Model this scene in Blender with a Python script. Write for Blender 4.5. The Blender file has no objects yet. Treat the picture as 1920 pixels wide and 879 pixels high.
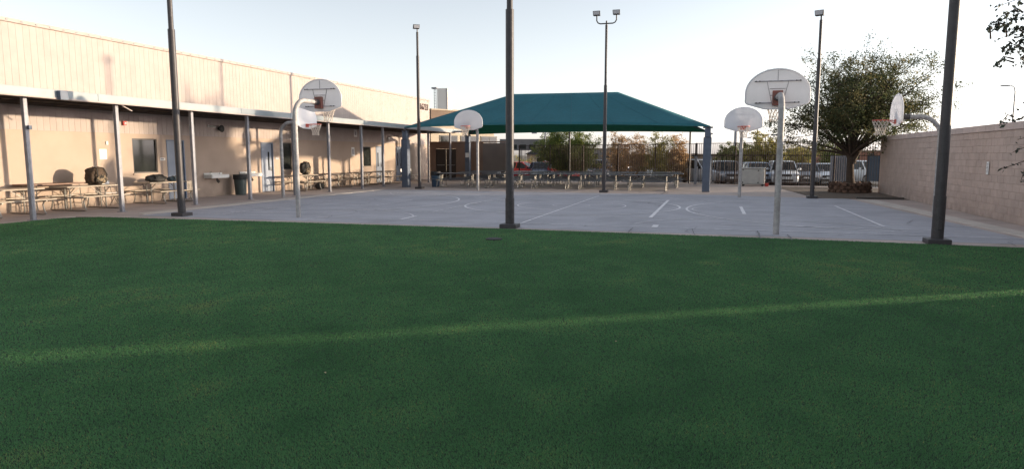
import bpy, bmesh, math, random
import numpy as np
from mathutils import Vector, Matrix
random.seed(7); RNG = np.random.default_rng(7)
sc = bpy.context.scene
C = sc.collection
rad = math.radians
PI = math.pi

# ------------------------------------------------------------------ camera
H = 1.7
FPX, WPX = 1250.0, 1920.0
PITCH, YAW = 6.775, 16.8
cd = bpy.data.cameras.new('camera'); cam = bpy.data.objects.new('camera', cd); C.objects.link(cam)
cd.sensor_width = 36; cd.lens = FPX / WPX * 36; cd.clip_end = 6000; cd.clip_start = 0.05
cam.location = (0, 0, H); cam.rotation_euler = (rad(90 - PITCH), 0, rad(YAW))
sc.camera = cam

# ------------------------------------------------------------------ sky and sun
SUN_EL = 4.8
SX, SY = 0.917, 0.399                       # horizontal direction to the sun
w = bpy.data.worlds.new("World"); sc.world = w; w.use_nodes = True
nt = w.node_tree; bg = nt.nodes['Background']
sky = nt.nodes.new('ShaderNodeTexSky'); sky.sky_type = 'NISHITA'; sky.sun_disc = False
sky.sun_elevation = rad(SUN_EL); sky.sun_rotation = math.atan2(SX, SY)
sky.air_density = 1.0; sky.dust_density = 1.0; sky.ozone_density = 1.0
hsv = nt.nodes.new('ShaderNodeHueSaturation'); hsv.inputs['Saturation'].default_value = 0.30
gain = nt.nodes.new('ShaderNodeMix'); gain.data_type = 'RGBA'; gain.blend_type = 'MULTIPLY'; gain.inputs[0].default_value = 1
gain.inputs[7].default_value = (.945, .970, 1.065, 1)          # the camera's cool white balance
nt.links.new(sky.outputs[0], hsv.inputs['Color']); nt.links.new(hsv.outputs[0], gain.inputs[6])
nt.links.new(gain.outputs[2], bg.inputs[0]); bg.inputs[1].default_value = 0.13
sd = bpy.data.lights.new('sun', 'SUN'); so = bpy.data.objects.new('sun', sd); C.objects.link(so)
sd.energy = 2.1; sd.angle = rad(0.8); sd.color = (1.0, 0.80, 0.57)
ce = math.cos(rad(SUN_EL))
so.rotation_euler = Vector((SX * ce, SY * ce, math.sin(rad(SUN_EL)))).to_track_quat('Z', 'Y').to_euler()
so.location = (20, 20, 20)
sc.view_settings.view_transform = 'Standard'; sc.view_settings.look = 'None'
sc.view_settings.exposure = 1.88; sc.view_settings.gamma = 1.0

# ------------------------------------------------------------------ materials
def mat(name, col, col2=None, scale=4.0, rough=0.75, bump=0.0, bscale=60.0, metal=0.0, rand=0.0,
        coord='Position', spec=0.5, detail=6.0, contrast=(0.35, 0.65), fine=None, fscale=200.0, grime=0.0, cracks=0.0, stains=0.0):
    m = bpy.data.materials.new(name); m.use_nodes = True
    t = m.node_tree; N = t.nodes; L = t.links; b = N['Principled BSDF']
    b.inputs['Roughness'].default_value = rough; b.inputs['Metallic'].default_value = metal
    b.inputs['Specular IOR Level'].default_value = spec
    if coord == 'Position':
        src = N.new('ShaderNodeNewGeometry').outputs['Position']
    else:
        src = N.new('ShaderNodeTexCoord').outputs['Object']
    out = None
    if col2:
        n = N.new('ShaderNodeTexNoise'); n.inputs['Scale'].default_value = scale; n.inputs['Detail'].default_value = detail
        L.new(src, n.inputs['Vector'])
        r = N.new('ShaderNodeMapRange'); r.inputs[1].default_value = contrast[0]; r.inputs[2].default_value = contrast[1]
        L.new(n.outputs[0], r.inputs[0])
        mx = N.new('ShaderNodeMix'); mx.data_type = 'RGBA'
        mx.inputs[6].default_value = (*col, 1); mx.inputs[7].default_value = (*col2, 1)
        L.new(r.outputs[0], mx.inputs[0]); out = mx.outputs[2]
    if fine:
        n = N.new('ShaderNodeTexNoise'); n.inputs['Scale'].default_value = fscale; n.inputs['Detail'].default_value = 3
        L.new(src, n.inputs['Vector'])
        r = N.new('ShaderNodeMapRange'); r.inputs[1].default_value = .3; r.inputs[2].default_value = .7
        r.inputs[3].default_value = 1 - fine; r.inputs[4].default_value = 1 + fine
        L.new(n.outputs[0], r.inputs[0])
        hs = N.new('ShaderNodeHueSaturation')
        if out: L.new(out, hs.inputs['Color'])
        else: hs.inputs['Color'].default_value = (*col, 1)
        L.new(r.outputs[0], hs.inputs['Value']); out = hs.outputs[0]
    if rand:
        oi = N.new('ShaderNodeObjectInfo'); r = N.new('ShaderNodeMapRange')
        r.inputs[3].default_value = 1 - rand; r.inputs[4].default_value = 1 + rand
        L.new(oi.outputs['Random'], r.inputs[0])
        hs = N.new('ShaderNodeHueSaturation')
        if out: L.new(out, hs.inputs['Color'])
        else: hs.inputs['Color'].default_value = (*col, 1)
        L.new(r.outputs[0], hs.inputs['Value']); out = hs.outputs[0]
    def darken(fac, c):
        nonlocal out
        mx = N.new('ShaderNodeMix'); mx.data_type = 'RGBA'; mx.inputs[7].default_value = (*c, 1)
        L.new(fac, mx.inputs[0])
        if out: L.new(out, mx.inputs[6])
        else: mx.inputs[6].default_value = (*col, 1)
        out = mx.outputs[2]
    def mrange(v, a, b_, c_, d_):
        r_ = N.new('ShaderNodeMapRange'); r_.inputs[1].default_value = a; r_.inputs[2].default_value = b_; r_.inputs[3].default_value = c_; r_.inputs[4].default_value = d_
        L.new(v, r_.inputs[0]); return r_.outputs[0]
    def mul(a, b_):
        m_ = N.new('ShaderNodeMath'); m_.operation = 'MULTIPLY'; L.new(a, m_.inputs[0]); L.new(b_, m_.inputs[1]); return m_.outputs[0]
    dk = tuple(v * .55 for v in col)
    if stains:                                  # old spills and damp patches with edges of their own
        n = N.new('ShaderNodeTexNoise'); n.inputs['Scale'].default_value = .55; n.inputs['Detail'].default_value = 8; n.inputs['Distortion'].default_value = .6
        L.new(src, n.inputs['Vector']); darken(mrange(n.outputs[0], .56, .66, 0, stains), dk)
    if cracks:
        v = N.new('ShaderNodeTexVoronoi'); v.feature = 'DISTANCE_TO_EDGE'; v.inputs['Scale'].default_value = .22
        nd = N.new('ShaderNodeTexNoise'); nd.inputs['Scale'].default_value = 1.2; nd.inputs['Detail'].default_value = 6; L.new(src, nd.inputs['Vector'])
        ad = N.new('ShaderNodeMix'); ad.data_type = 'VECTOR'; ad.inputs[0].default_value = .35; L.new(src, ad.inputs[4]); L.new(nd.outputs[1], ad.inputs[5])
        L.new(ad.outputs[1], v.inputs['Vector'])
        n = N.new('ShaderNodeTexNoise'); n.inputs['Scale'].default_value = .3; L.new(src, n.inputs['Vector'])
        darken(mul(mrange(v.outputs[0], .0, .0035, cracks, 0), mrange(n.outputs[0], .45, .55, 0, 1)), tuple(v_ * .3 for v_ in col))
    if grime:                                   # splash dirt along the foot of a wall, ragged
        sp = N.new('ShaderNodeSeparateXYZ'); L.new(N.new('ShaderNodeNewGeometry').outputs['Position'], sp.inputs[0])
        n = N.new('ShaderNodeTexNoise'); n.inputs['Scale'].default_value = 2.5; n.inputs['Detail'].default_value = 7; L.new(src, n.inputs['Vector'])
        darken(mul(mrange(sp.outputs[2], .0, .75, grime, 0), mrange(n.outputs[0], .35, .6, .25, 1)), tuple(v * .5 for v in col))
    if out: L.new(out, b.inputs['Base Color'])
    else: b.inputs['Base Color'].default_value = (*col, 1)
    if bump:
        n = N.new('ShaderNodeTexNoise'); n.inputs['Scale'].default_value = bscale; n.inputs['Detail'].default_value = 5
        L.new(src, n.inputs['Vector'])
        bp = N.new('ShaderNodeBump'); bp.inputs['Strength'].default_value = bump; bp.inputs['Distance'].default_value = 0.02
        L.new(n.outputs[0], bp.inputs['Height']); L.new(bp.outputs[0], b.inputs['Normal'])
    return m

def leaf_mat(name, a, bcol, c, scale=1.2):
    """foliage: per-leaf tint from a stored attribute, some light passing through"""
    m = bpy.data.materials.new(name); m.use_nodes = True
    t = m.node_tree; N = t.nodes; L = t.links; b = N['Principled BSDF']; o = N['Material Output']
    at = N.new('ShaderNodeAttribute'); at.attribute_name = 'tint'
    cr = N.new('ShaderNodeValToRGB'); e = cr.color_ramp.elements
    e[0].position = 0.0; e[0].color = (*a, 1); e[1].position = 1.0; e[1].color = (*c, 1)
    k = e.new(0.55); k.color = (*bcol, 1)
    L.new(at.outputs['Fac'], cr.inputs[0]); L.new(cr.outputs[0], b.inputs['Base Color'])
    b.inputs['Roughness'].default_value = 0.6; b.inputs['Specular IOR Level'].default_value = 0.25
    tr = N.new('ShaderNodeBsdfTranslucent'); L.new(cr.outputs[0], tr.inputs[0])
    mx = N.new('ShaderNodeMixShader'); mx.inputs[0].default_value = 0.42
    L.new(b.outputs[0], mx.inputs[1]); L.new(tr.outputs[0], mx.inputs[2]); L.new(mx.outputs[0], o.inputs[0])
    return m

M = {}
M['concrete'] = mat('concrete', (.50, .41, .365), (.40, .33, .295), 1.3, .85, .25, 120, fine=.10, fscale=90, stains=.4, cracks=.7)
M['court'] = mat('court_surface', (.41, .405, .435), (.335, .332, .36), .8, .8, .3, 160, fine=.14, fscale=70, stains=.35, cracks=.8)
M['gutter'] = mat('pale_concrete', (.60, .54, .48), (.50, .45, .40), 2.0, .85, .25, 120, fine=.12, fscale=60)
M['asphalt'] = mat('asphalt', (.055, .055, .058), (.08, .078, .076), 1.5, .9, .4, 90, fine=.15)
M['dirt'] = mat('dirt', (.16, .115, .08), (.10, .075, .055), 3, .95, .8, 40, fine=.25, fscale=60)
M['far_ground'] = mat('far_ground', (.19, .16, .12), (.12, .11, .08), .05, .95, .3, 5)
M['soil'] = mat('turf_base', (.018, .044, .019), (.023, .053, .024), 1.5, .95, .6, 250, fine=.25, fscale=180)
M['mortar'] = mat('mortar', (.45, .345, .295), (.39, .30, .255), 3, .9, .3, 80)
M['block'] = mat('tan_block', (.53, .41, .35), (.46, .355, .30), 3.0, .9, .5, 110, rand=.06, fine=.10, fscale=120, grime=.7, stains=.18)
M['block_cap'] = mat('pale_block_cap', (.58, .46, .41), (.50, .40, .355), 2.5, .9, .4, 100, rand=.04, fine=.10)
M['wall'] = mat('cream_wall', (.415, .322, .258), (.38, .296, .236), 1.2, .85, .35, 90, fine=.05, fscale=50, grime=.6, stains=.12)
M['rib'] = mat('cream_fluted_block', (.405, .345, .315), (.375, .318, .29), 2.2, .85, .4, 110, rand=.02, fine=.05, fscale=60)
M['groove'] = mat('fluted_joint', (.38, .32, .29), (.35, .30, .265), 3, .9, .3, 80)
M['pole_shadow'] = mat('pole_shadow_tone', (.42, .37, .28), (.34, .31, .25), 2.5, .9, .3, 60)  # unused; tone of a light pole's shadow on the upper wall
M['brownwall'] = mat('brown_block', (.26, .17, .125), (.21, .14, .105), 1.2, .9, .4, 90, rand=.05, fine=.08)
M['greywall'] = mat('grey_brown_block', (.20, .165, .145), (.17, .14, .125), 1.2, .9, .4, 90, rand=.05, fine=.08)
M['fascia'] = mat('pale_blue_steel', (.27, .305, .32), (.23, .265, .28), 2.0, .55, .05, 40, fine=.04)
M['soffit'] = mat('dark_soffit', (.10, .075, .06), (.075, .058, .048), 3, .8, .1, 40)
M['postmetal'] = mat('slate_blue_steel', (.27, .27, .295), (.21, .215, .24), 6, .5, .06, 60, fine=.08, fscale=30)
M['polemetal'] = mat('dark_bronze_steel', (.062, .057, .060), (.050, .046, .048), 8, .45, .05, 50, spec=.3, fine=.1, fscale=40)
M['galv'] = mat('galvanised_steel', (.40, .385, .375), (.27, .26, .255), 9, .6, .12, 50, metal=.1, fine=.12, fscale=25, coord='Object')
M['board'] = mat('painted_steel_board', (.84, .84, .86), (.80, .80, .82), 3, .5, 0, 30, fine=.02, fscale=30, coord='Object')
_m = M['board']; _t = _m.node_tree; _b = _t.nodes['Principled BSDF']; _o = _t.nodes['Material Output']
_tr = _t.nodes.new('ShaderNodeBsdfTranslucent'); _tr.inputs[0].default_value = (.80, .80, .82, 1); _mx = _t.nodes.new('ShaderNodeMixShader'); _mx.inputs[0].default_value = .34
_t.links.new(_b.outputs[0], _mx.inputs[1]); _t.links.new(_tr.outputs[0], _mx.inputs[2]); _t.links.new(_mx.outputs[0], _o.inputs[0])
M['boardback'] = mat('board_ribs', (.42, .41, .44), (.25, .24, .26), 12, .55, .05, 30, coord='Object')
M['rust'] = mat('rusty_bracket', (.30, .09, .07), (.20, .10, .08), 14, .7, .3, 60, coord='Object')
M['rim'] = mat('red_rim', (.62, .10, .07), (.48, .10, .07), 20, .5, coord='Object')
M['net'] = mat('net_cord', (.66, .58, .50), (.50, .44, .38), 20, .9, coord='Object')
M['fabric'] = mat('teal_shade_cloth', (.024, .152, .192), (.020, .130, .168), .7, .85, .15, 300, fine=.10, fscale=6)
_t = M['fabric'].node_tree; _b = _t.nodes['Principled BSDF']; _o = _t.nodes['Material Output']     # woven cloth lets some green light through
_tr = _t.nodes.new('ShaderNodeBsdfTranslucent'); _tr.inputs[0].default_value = (.02, .42, .16, 1); _mx = _t.nodes.new('ShaderNodeMixShader'); _mx.inputs[0].default_value = .22
_t.links.new(_b.outputs[0], _mx.inputs[1]); _t.links.new(_tr.outputs[0], _mx.inputs[2]); _t.links.new(_mx.outputs[0], _o.inputs[0])
M['fabric_seam'] = mat('seam_webbing', (.021, .135, .152), None, rough=.8)
M['pad'] = mat('blue_column_paint', (.10, .125, .17), (.08, .10, .14), 4, .6, .05, 40, fine=.06, fscale=30)
M['doorblue'] = mat('grey_blue_door', (.24, .275, .34), (.215, .25, .315), 4, .5, .04, 40)
M['frameblue'] = mat('door_frame_paint', (.15, .19, .26), (.13, .165, .23), 4, .5)
M['darkdoor'] = mat('dark_brown_door', (.035, .027, .026), (.028, .022, .02), 4, .55)
M['white'] = mat('white_enamel', (.72, .71, .69), (.64, .63, .6), 8, .35)
M['paper'] = mat('paper', (.78, .77, .75), (.70, .69, .68), 30, .8)
M['ink'] = mat('ink', (.06, .05, .05), None, rough=.8)
M['black'] = mat('black_rubber', (.018, .018, .019), (.03, .03, .03), 20, .7)
M['chrome'] = mat('bright_metal', (.62, .61, .58), (.5, .49, .46), 20, .25, metal=.9)
M['frame_dark'] = mat('bronze_window_frame', (.05, .042, .036), None, rough=.5)
M['glass'] = mat('dark_glass', (.016, .018, .018), (.025, .028, .026), 2, .08, spec=.28)
M['redbox'] = mat('red_alarm', (.50, .045, .03), None, rough=.4)
M['table_top'] = mat('table_top', (.15, .12, .10), (.11, .09, .08), 10, .55, .1, 60, fine=.1, fscale=40, coord='Object')
M['table_tan'] = mat('tan_bench_top', (.40, .34, .27), (.33, .28, .225), 10, .5, .1, 60, coord='Object')
M['table_brown'] = mat('brown_folding_top', (.22, .13, .09), (.17, .10, .07), 8, .5, .05, 60, coord='Object')
M['table_grey'] = mat('grey_coated_top', (.085, .095, .115), (.065, .075, .09), 10, .35, .1, 60, coord='Object')
M['tube'] = mat('galvanised_tube', (.28, .265, .24), (.21, .20, .18), 20, .4, metal=.4, coord='Object')
M['bin_green'] = mat('grey_green_plastic', (.075, .095, .09), (.06, .08, .075), 5, .5, coord='Object')
M['bin_blue'] = mat('blue_barrel', (.03, .07, .12), (.025, .055, .10), 5, .5, coord='Object')
M['bag_dark'] = mat('black_nylon', (.014, .014, .014), (.035, .033, .03), 12, .8, .5, 30, coord='Object')
M['bag_camo'] = mat('camouflage_cloth', (.20, .15, .095), (.025, .022, .018), 11, .9, .5, 40, coord='Object', contrast=(.46, .54))
M['bag_brown'] = mat('brown_cloth', (.085, .055, .035), (.05, .035, .025), 9, .9, .5, 30, coord='Object')
M['bag_blue'] = mat('blue_grey_cloth', (.05, .085, .11), (.04, .06, .08), 9, .9, .4, 30, coord='Object')
M['iron'] = mat('fence_iron', (.040, .028, .026), (.055, .036, .032), 10, .7, spec=.15)
M['screenblue'] = mat('blue_screen_mesh', (.045, .075, .11), (.035, .06, .09), 3, .8)
M['stone'] = mat('rough_brown_stone', (.15, .085, .055), (.085, .05, .036), 8, .95, .9, 30, rand=.25, fine=.25, fscale=30)
M['bark'] = mat('bark', (.085, .055, .038), (.045, .032, .024), 14, .95, .9, 40)
M['oldline'] = None
M['litter'] = mat('dry_leaf', (.45, .36, .2), None)
M['stucco'] = mat('far_cream_stucco', (.44, .37, .28), (.42, .35, .265), 1, .9, fine=.04)
M['stucco_brown'] = mat('far_brown_parapet', (.20, .145, .105), (.17, .12, .09), 1, .9)
M['stucco_pink'] = mat('far_pink_stucco', (.50, .36, .29), (.45, .33, .27), 1, .9)
M['roof_dark'] = mat('dark_roof', (.06, .058, .065), (.045, .045, .05), 2, .8)
M['roof_red'] = mat('tile_roof', (.25, .11, .07), (.19, .085, .06), 2, .8)
M['grey_far'] = mat('far_grey_panel', (.16, .15, .15), (.13, .125, .125), 1, .8)
M['towerwhite'] = mat('tower_cladding', (.80, .76, .70), (.76, .72, .66), 1, .8)
M['tyre'] = mat('tyre', (.02, .02, .02), None, rough=.85)
M['lamp_glass'] = mat('lamp_glass', (.5, .5, .52), None, rough=.15, spec=.9)
M['redlamp'] = mat('tail_lamp', (.35, .02, .02), None, rough=.2)

def line_mat():
    """worn white court paint: the coat thins to the court colour along flakes"""
    m = mat('worn_court_paint', (.76, .75, .75), (.41, .405, .435), 5.0, .7, contrast=(.38, .68), detail=10)
    return m
M['line'] = line_mat()
M['line_bright'] = mat('bright_court_paint', (.78, .76, .77), (.50, .49, .51), 6.0, .7, contrast=(.45, .8), detail=10)

L_TREE = leaf_mat('olive_leaves', (.032, .048, .022), (.095, .11, .048), (.34, .26, .11))
L_GREEN = leaf_mat('green_leaves', (.04, .072, .02), (.13, .17, .04), (.36, .34, .08))
L_BROWN = leaf_mat('dry_bush_leaves', (.20, .125, .06), (.48, .30, .14), (.68, .50, .28))
L_YEL = leaf_mat('yellow_green_leaves', (.10, .11, .025), (.30, .27, .07), (.55, .44, .14))
L_NEAR = leaf_mat('near_leaves', (.03, .038, .034), (.06, .075, .06), (.12, .13, .09))
L_TURF = leaf_mat('turf_blades', (.068, .185, .074), (.125, .300, .118), (.42, .38, .14))
L_TURF.node_tree.nodes['Principled BSDF'].inputs['Roughness'].default_value = .5
L_TURF.node_tree.nodes['Principled BSDF'].inputs['Specular IOR Level'].default_value = .28

# ------------------------------------------------------------------ mesh helpers
class MB:
    def __init__(s): s.v = []; s.f = []
    def add(s, vs, fs):
        n = len(s.v); s.v += [tuple(a) for a in vs]; s.f += [tuple(i + n for i in f) for f in fs]; return s
    def box(s, x0, x1, y0, y1, z0, z1):
        return s.add([(x0,y0,z0),(x1,y0,z0),(x1,y1,z0),(x0,y1,z0),(x0,y0,z1),(x1,y0,z1),(x1,y1,z1),(x0,y1,z1)],
                     [(0,3,2,1),(4,5,6,7),(0,1,5,4),(1,2,6,5),(2,3,7,6),(3,0,4,7)])
    def bar(s, p, q, a, b=None, up=(0, 0, 1)):
        """rectangular bar from p to q, a wide, b tall"""
        b = b or a; p = Vector(p); q = Vector(q); d = (q - p).normalized(); u = Vector(up)
        if abs(d.dot(u)) > .98: u = Vector((0, 1, 0))
        r = d.cross(u).normalized() * a / 2; t = r.cross(d).normalized() * b / 2
        vs = [p - r - t, p + r - t, p + r + t, p - r + t, q - r - t, q + r - t, q + r + t, q - r + t]
        return s.add(vs, [(0,1,2,3),(7,6,5,4),(0,4,5,1),(1,5,6,2),(2,6,7,3),(3,7,4,0)])
    def tube(s, pts, r, n=10, cap=True):
        pts = [Vector(p) for p in pts]; m = len(pts)
        rs = r if isinstance(r, (list, tuple)) else [r] * m
        ref = None; rings = []
        for i, p in enumerate(pts):
            d = (pts[min(i + 1, m - 1)] - pts[max(i - 1, 0)])
            d = d.normalized() if d.length > 1e-9 else Vector((0, 0, 1))
            if ref is None: ref = Vector((0, 0, 1)) if abs(d.z) < .9 else Vector((1, 0, 0))
            a = (ref - d * ref.dot(d))
            a = a.normalized() if a.length > 1e-6 else d.orthogonal().normalized()
            ref = a; b = d.cross(a)
            rings.append([p + (a * math.cos(2 * PI * k / n) + b * math.sin(2 * PI * k / n)) * rs[i] for k in range(n)])
        fs = []
        for i in range(m - 1):
            for k in range(n):
                fs.append((i * n + k, i * n + (k + 1) % n, (i + 1) * n + (k + 1) % n, (i + 1) * n + k))
        if cap:
            fs.append(tuple(reversed(range(n)))); fs.append(tuple((m - 1) * n + k for k in range(n)))
        return s.add([v for g in rings for v in g], fs)
    def prism(s, poly, z0, z1):
        n = len(poly)
        return s.add([(x, y, z0) for x, y in poly] + [(x, y, z1) for x, y in poly],
                     [tuple(reversed(range(n))), tuple(range(n, 2 * n))] + [(i, (i + 1) % n, n + (i + 1) % n, n + i) for i in range(n)])
    def lathe(s, prof, n=20, c=(0, 0, 0), ax='z'):
        vs = []; fs = []
        for r, z in prof:
            for k in range(n):
                a = 2 * PI * k / n
                if ax == 'z': vs.append((c[0] + r * math.cos(a), c[1] + r * math.sin(a), c[2] + z))
                elif ax == 'x': vs.append((c[0] + z, c[1] + r * math.cos(a), c[2] + r * math.sin(a)))
                else: vs.append((c[0] + r * math.sin(a), c[1] + z, c[2] + r * math.cos(a)))
        m = len(prof)
        for i in range(m - 1):
            for k in range(n): fs.append((i * n + k, i * n + (k + 1) % n, (i + 1) * n + (k + 1) % n, (i + 1) * n + k))
        fs.append(tuple(reversed(range(n)))); fs.append(tuple((m - 1) * n + k for k in range(n)))
        return s.add(vs, fs)
    def mesh(s, name, m, smooth=False, bevel=0, seg=1):
        me = bpy.data.meshes.new(name); me.from_pydata(s.v, [], s.f)
        bm = bmesh.new(); bm.from_mesh(me)
        bmesh.ops.recalc_face_normals(bm, faces=bm.faces)
        if bevel:
            es = [e for e in bm.edges if len(e.link_faces) == 2 and e.calc_face_angle(0) > .5]
            bmesh.ops.bevel(bm, geom=es, offset=bevel, segments=seg, affect='EDGES', clamp_overlap=True)
        bm.to_mesh(me); bm.free()
        if smooth:
            me.polygons.foreach_set('use_smooth', [True] * len(me.polygons))
            try: me.set_sharp_from_angle(angle=rad(38))
            except Exception: pass
        me.materials.append(m); return me
    def build(s, name, m, parent=None, smooth=False, bevel=0, seg=1, loc=None, **kw):
        return link(name, s.mesh(name, m, smooth, bevel, seg), parent, loc, **kw)

def link(name, me, parent=None, loc=None, rz=0, **kw):
    o = bpy.data.objects.new(name, me); C.objects.link(o)
    if parent is not None: o.parent = parent
    if loc is not None: o.location = loc
    if rz: o.rotation_euler = (0, 0, rz)
    for k, v in kw.items():
        if v is not None: o[k] = v
    return o

def thing(name, label, cat, loc=(0, 0, 0), rz=0, group=None):
    o = bpy.data.objects.new(name, None); C.objects.link(o); o.empty_display_size = .1
    o.location = loc; o.rotation_euler = (0, 0, rz); o['label'] = label; o['category'] = cat
    if group: o['group'] = group
    return o
def dup(root, loc, rz=0, label=None, group=None):
    def cp(o, parent):
        c = o.copy(); C.objects.link(c); c.parent = parent
        for ch in [x for x in KIDS.get(o.name, [])]: cp(ch, c)
        return c
    r = root.copy(); C.objects.link(r); r.location = loc; r.rotation_euler = (0, 0, rz)
    if label: r['label'] = label
    if group: r['group'] = group
    def rec(src, dst):
        for ch in list(src.children):
            c = ch.copy(); C.objects.link(c); c.parent = dst; rec(ch, c)
    rec(root, r); return r
KIDS = {}
def struct(name, mb, m, **k): return mb.build(name, m, kind='structure', **k)

CY, SYW = math.cos(rad(YAW)), math.sin(rad(YAW))
def at(px, d):
    """the place d metres ahead of the lens in direction px of the photograph"""
    l = (px - 960) * d / 1258.8
    return (l * CY - d * SYW, d * CY + l * SYW)

# ------------------------------------------------------------------ ground
struct('ground', MB().add([(-1500,-1500,-.38),(1500,-1500,-.38),(1500,2500,-.38),(-1500,2500,-.38)], [(0,1,2,3)]), M['far_ground'])
struct('parking_lot', MB().prism([(-60, 46.6), (-12.0, 46.6), (0, 42.4), (9, 39.4), (60, 39.4), (60, 110), (-60, 110)], -.36, -.28), M['asphalt'])
struct('concrete_pavement', MB().prism([(-20.0, -10), (-17.1, -10), (-17.1, 14.3), (7.2, 14.3), (7.2, 34), (9.2, 34), (9.2, 38.6), (-.5, 41.9), (-12.6, 46.2), (-20.0, 46.2)], -.28, 0), M['concrete'])
# planting strip behind the fence
struct('planting_strip', MB().prism([(-12.6, 46.25), (-.5, 41.95), (-.2, 43.3), (-12.0, 47.6)], -.28, -.03), M['dirt'])
struct('dirt_bed', MB().prism([(3.9, 28.75), (7.19, 28.75), (7.19, 33.99), (9.1, 34.01), (9.1, 38.1), (4.7, 38.9), (3.2, 38.6), (3.5, 34.5)], -.1, .012), M['dirt'])
court = struct('sports_court', MB().prism([(-15.55, 14.95), (6.15, 14.95), (5.05, 28.7), (-.5, 29.9), (-15.55, 29.9)], -.05, .006), M['court'])
struct('gutter_strip', MB().prism([(-16.25, 15.6), (-15.72, 15.3), (-15.66, 29.9), (-16.2, 29.9)], -.05, .008), M['gutter'])
struct('gutter_strip', MB().prism([(6.35, 14.9), (6.78, 14.9), (5.95, 28.2), (5.35, 28.6)], -.05, .012), M['gutter'])
MB().box(5.35, 7.0, 28.72, 28.86, .0, .09).build('timber_edging', M['frame_dark'], bevel=.01, label='dark timber edging lying along the near side of the dirt bed', category='edging')
# painted lines of the court, each a thin coat
def seg_line(x0, y0, x1, y1, w=.05, m='line', z=.011):
    d = Vector((x1 - x0, y1 - y0)); n = Vector((-d.y, d.x)).normalized() * w / 2
    MB().add([(x0 - n.x, y0 - n.y, z), (x1 - n.x, y1 - n.y, z), (x1 + n.x, y1 + n.y, z), (x0 + n.x, y0 + n.y, z)], [(0,1,2,3)]).build('painted_line', M[m], court)
def arc_line(cx, cy, r, a0, a1, w=.05, m='line', z=.0135, n=64):
    mb = MB(); vs = []; fs = []
    for i in range(n + 1):
        a = rad(a0 + (a1 - a0) * i / n)
        for rr in (r - w / 2, r + w / 2): vs.append((cx + rr * math.cos(a), cy + rr * math.sin(a), z))
    for i in range(n): fs.append((2*i, 2*i+1, 2*i+3, 2*i+2))
    mb.add(vs, fs).build('painted_line', M[m], court)
seg_line(-4.58, 15.5, -4.58, 27.8, .06, 'line_bright', .015)
seg_line(-1.62, 18.4, -1.62, 25.85, .10, 'line_bright', .015)
seg_line(.88, 20.3, .88, 23.3, .10, 'line_bright', .015)
seg_line(3.92, 17.66, 3.92, 24.5, .07, 'line_bright', .015)
seg_line(-7.93, 16.0, -7.93, 17.0, .09, 'line_bright', .015)
seg_line(-1.31, 15.9, -1.31, 16.5, .14, 'line_bright', .015)
seg_line(-15.2, 18.4, 6.0, 18.4); seg_line(-15.2, 25.85, 5.2, 25.85)
seg_line(-15.2, 20.3, -11.0, 20.3); seg_line(-15.2, 23.3, -11.0, 23.3); seg_line(.88, 20.3, 5.85, 20.3); seg_line(.88, 23.3, 5.6, 23.3)
seg_line(-11.0, 20.3, -11.0, 23.3); seg_line(-13.6, 16.0, -13.6, 28.0, .05, 'line', .017); seg_line(-8.05, 18.4, -8.05, 25.8, .05, 'line', .017)
seg_line(-15.3, 16.0, 6.1, 15.9, .05, 'line', .019); seg_line(-14.8, 28.2, 4.8, 28.0, .05, 'line', .019)
seg_line(.2, 17.1, 5.5, 17.1, .05, 'line', .019)
arc_line(-4.6, 22.15, 3.58, 0, 360, .07, 'line_bright'); arc_line(-4.6, 22.2, 1.82, 0, 360, .05, 'line_bright'); arc_line(-4.6, 22.2, .62, 0, 360)
arc_line(4.65, 22.0, 5.45, 99, 262, .07, 'line_bright'); arc_line(-14.5, 22.0, 5.5, -82, 82, .07, 'line_bright')
arc_line(.88, 21.8, 1.5, 90, 270); arc_line(1.15, 15.6, 3.2, 20, 160); arc_line(-10.9, 15.6, 3.2, 20, 160); arc_line(-10.9, 28.3, 3.2, 200, 340); arc_line(1.15, 28.3, 3.0, 200, 330)

M['crack'] = mat('dark_crack', (.15, .15, .16), None)
def gp(px, py):
    p = rad(PITCH); v = (py - 439.5) / FPX; u = (px - 960) / FPX; f = math.cos(p) - v * math.sin(p); k = H / (math.sin(p) + v * math.cos(p))
    return (u * CY - f * SYW) * k, (f * CY + u * SYW) * k
for a, b, w_ in (((1178, 437), (1187, 428), .03), ((1303, 442), (1298, 430), .02), ((1427, 449), (1420, 434), .035), ((1486, 452), (1476, 441), .03), ((1571, 442), (1580, 442), .05), ((1097, 425), (1099, 424), .06), ((1240, 365), (1250, 359), .05), ((1700, 420), (1712, 414), .02)):
    (xa, ya), (xb, yb) = gp(*a), gp(*b); d = Vector((xb - xa, yb - ya)); nn = Vector((-d.y, d.x)).normalized() * w_ / 2; mb = MB(); vs = []
    for i in range(7):
        f = i / 6; jt = random.uniform(-.015, .015) if 0 < i < 6 else 0; c = Vector((xa, ya)) + d * f + Vector((jt, jt * .3)); tw = 1 - .6 * abs(f - .5)
        vs += [(c.x - nn.x * tw, c.y - nn.y * tw, .022), (c.x + nn.x * tw, c.y + nn.y * tw, .022)]
    mb.add(vs, [(2*i, 2*i+1, 2*i+3, 2*i+2) for i in range(6)]).build('crack', M['crack'], court)

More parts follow.
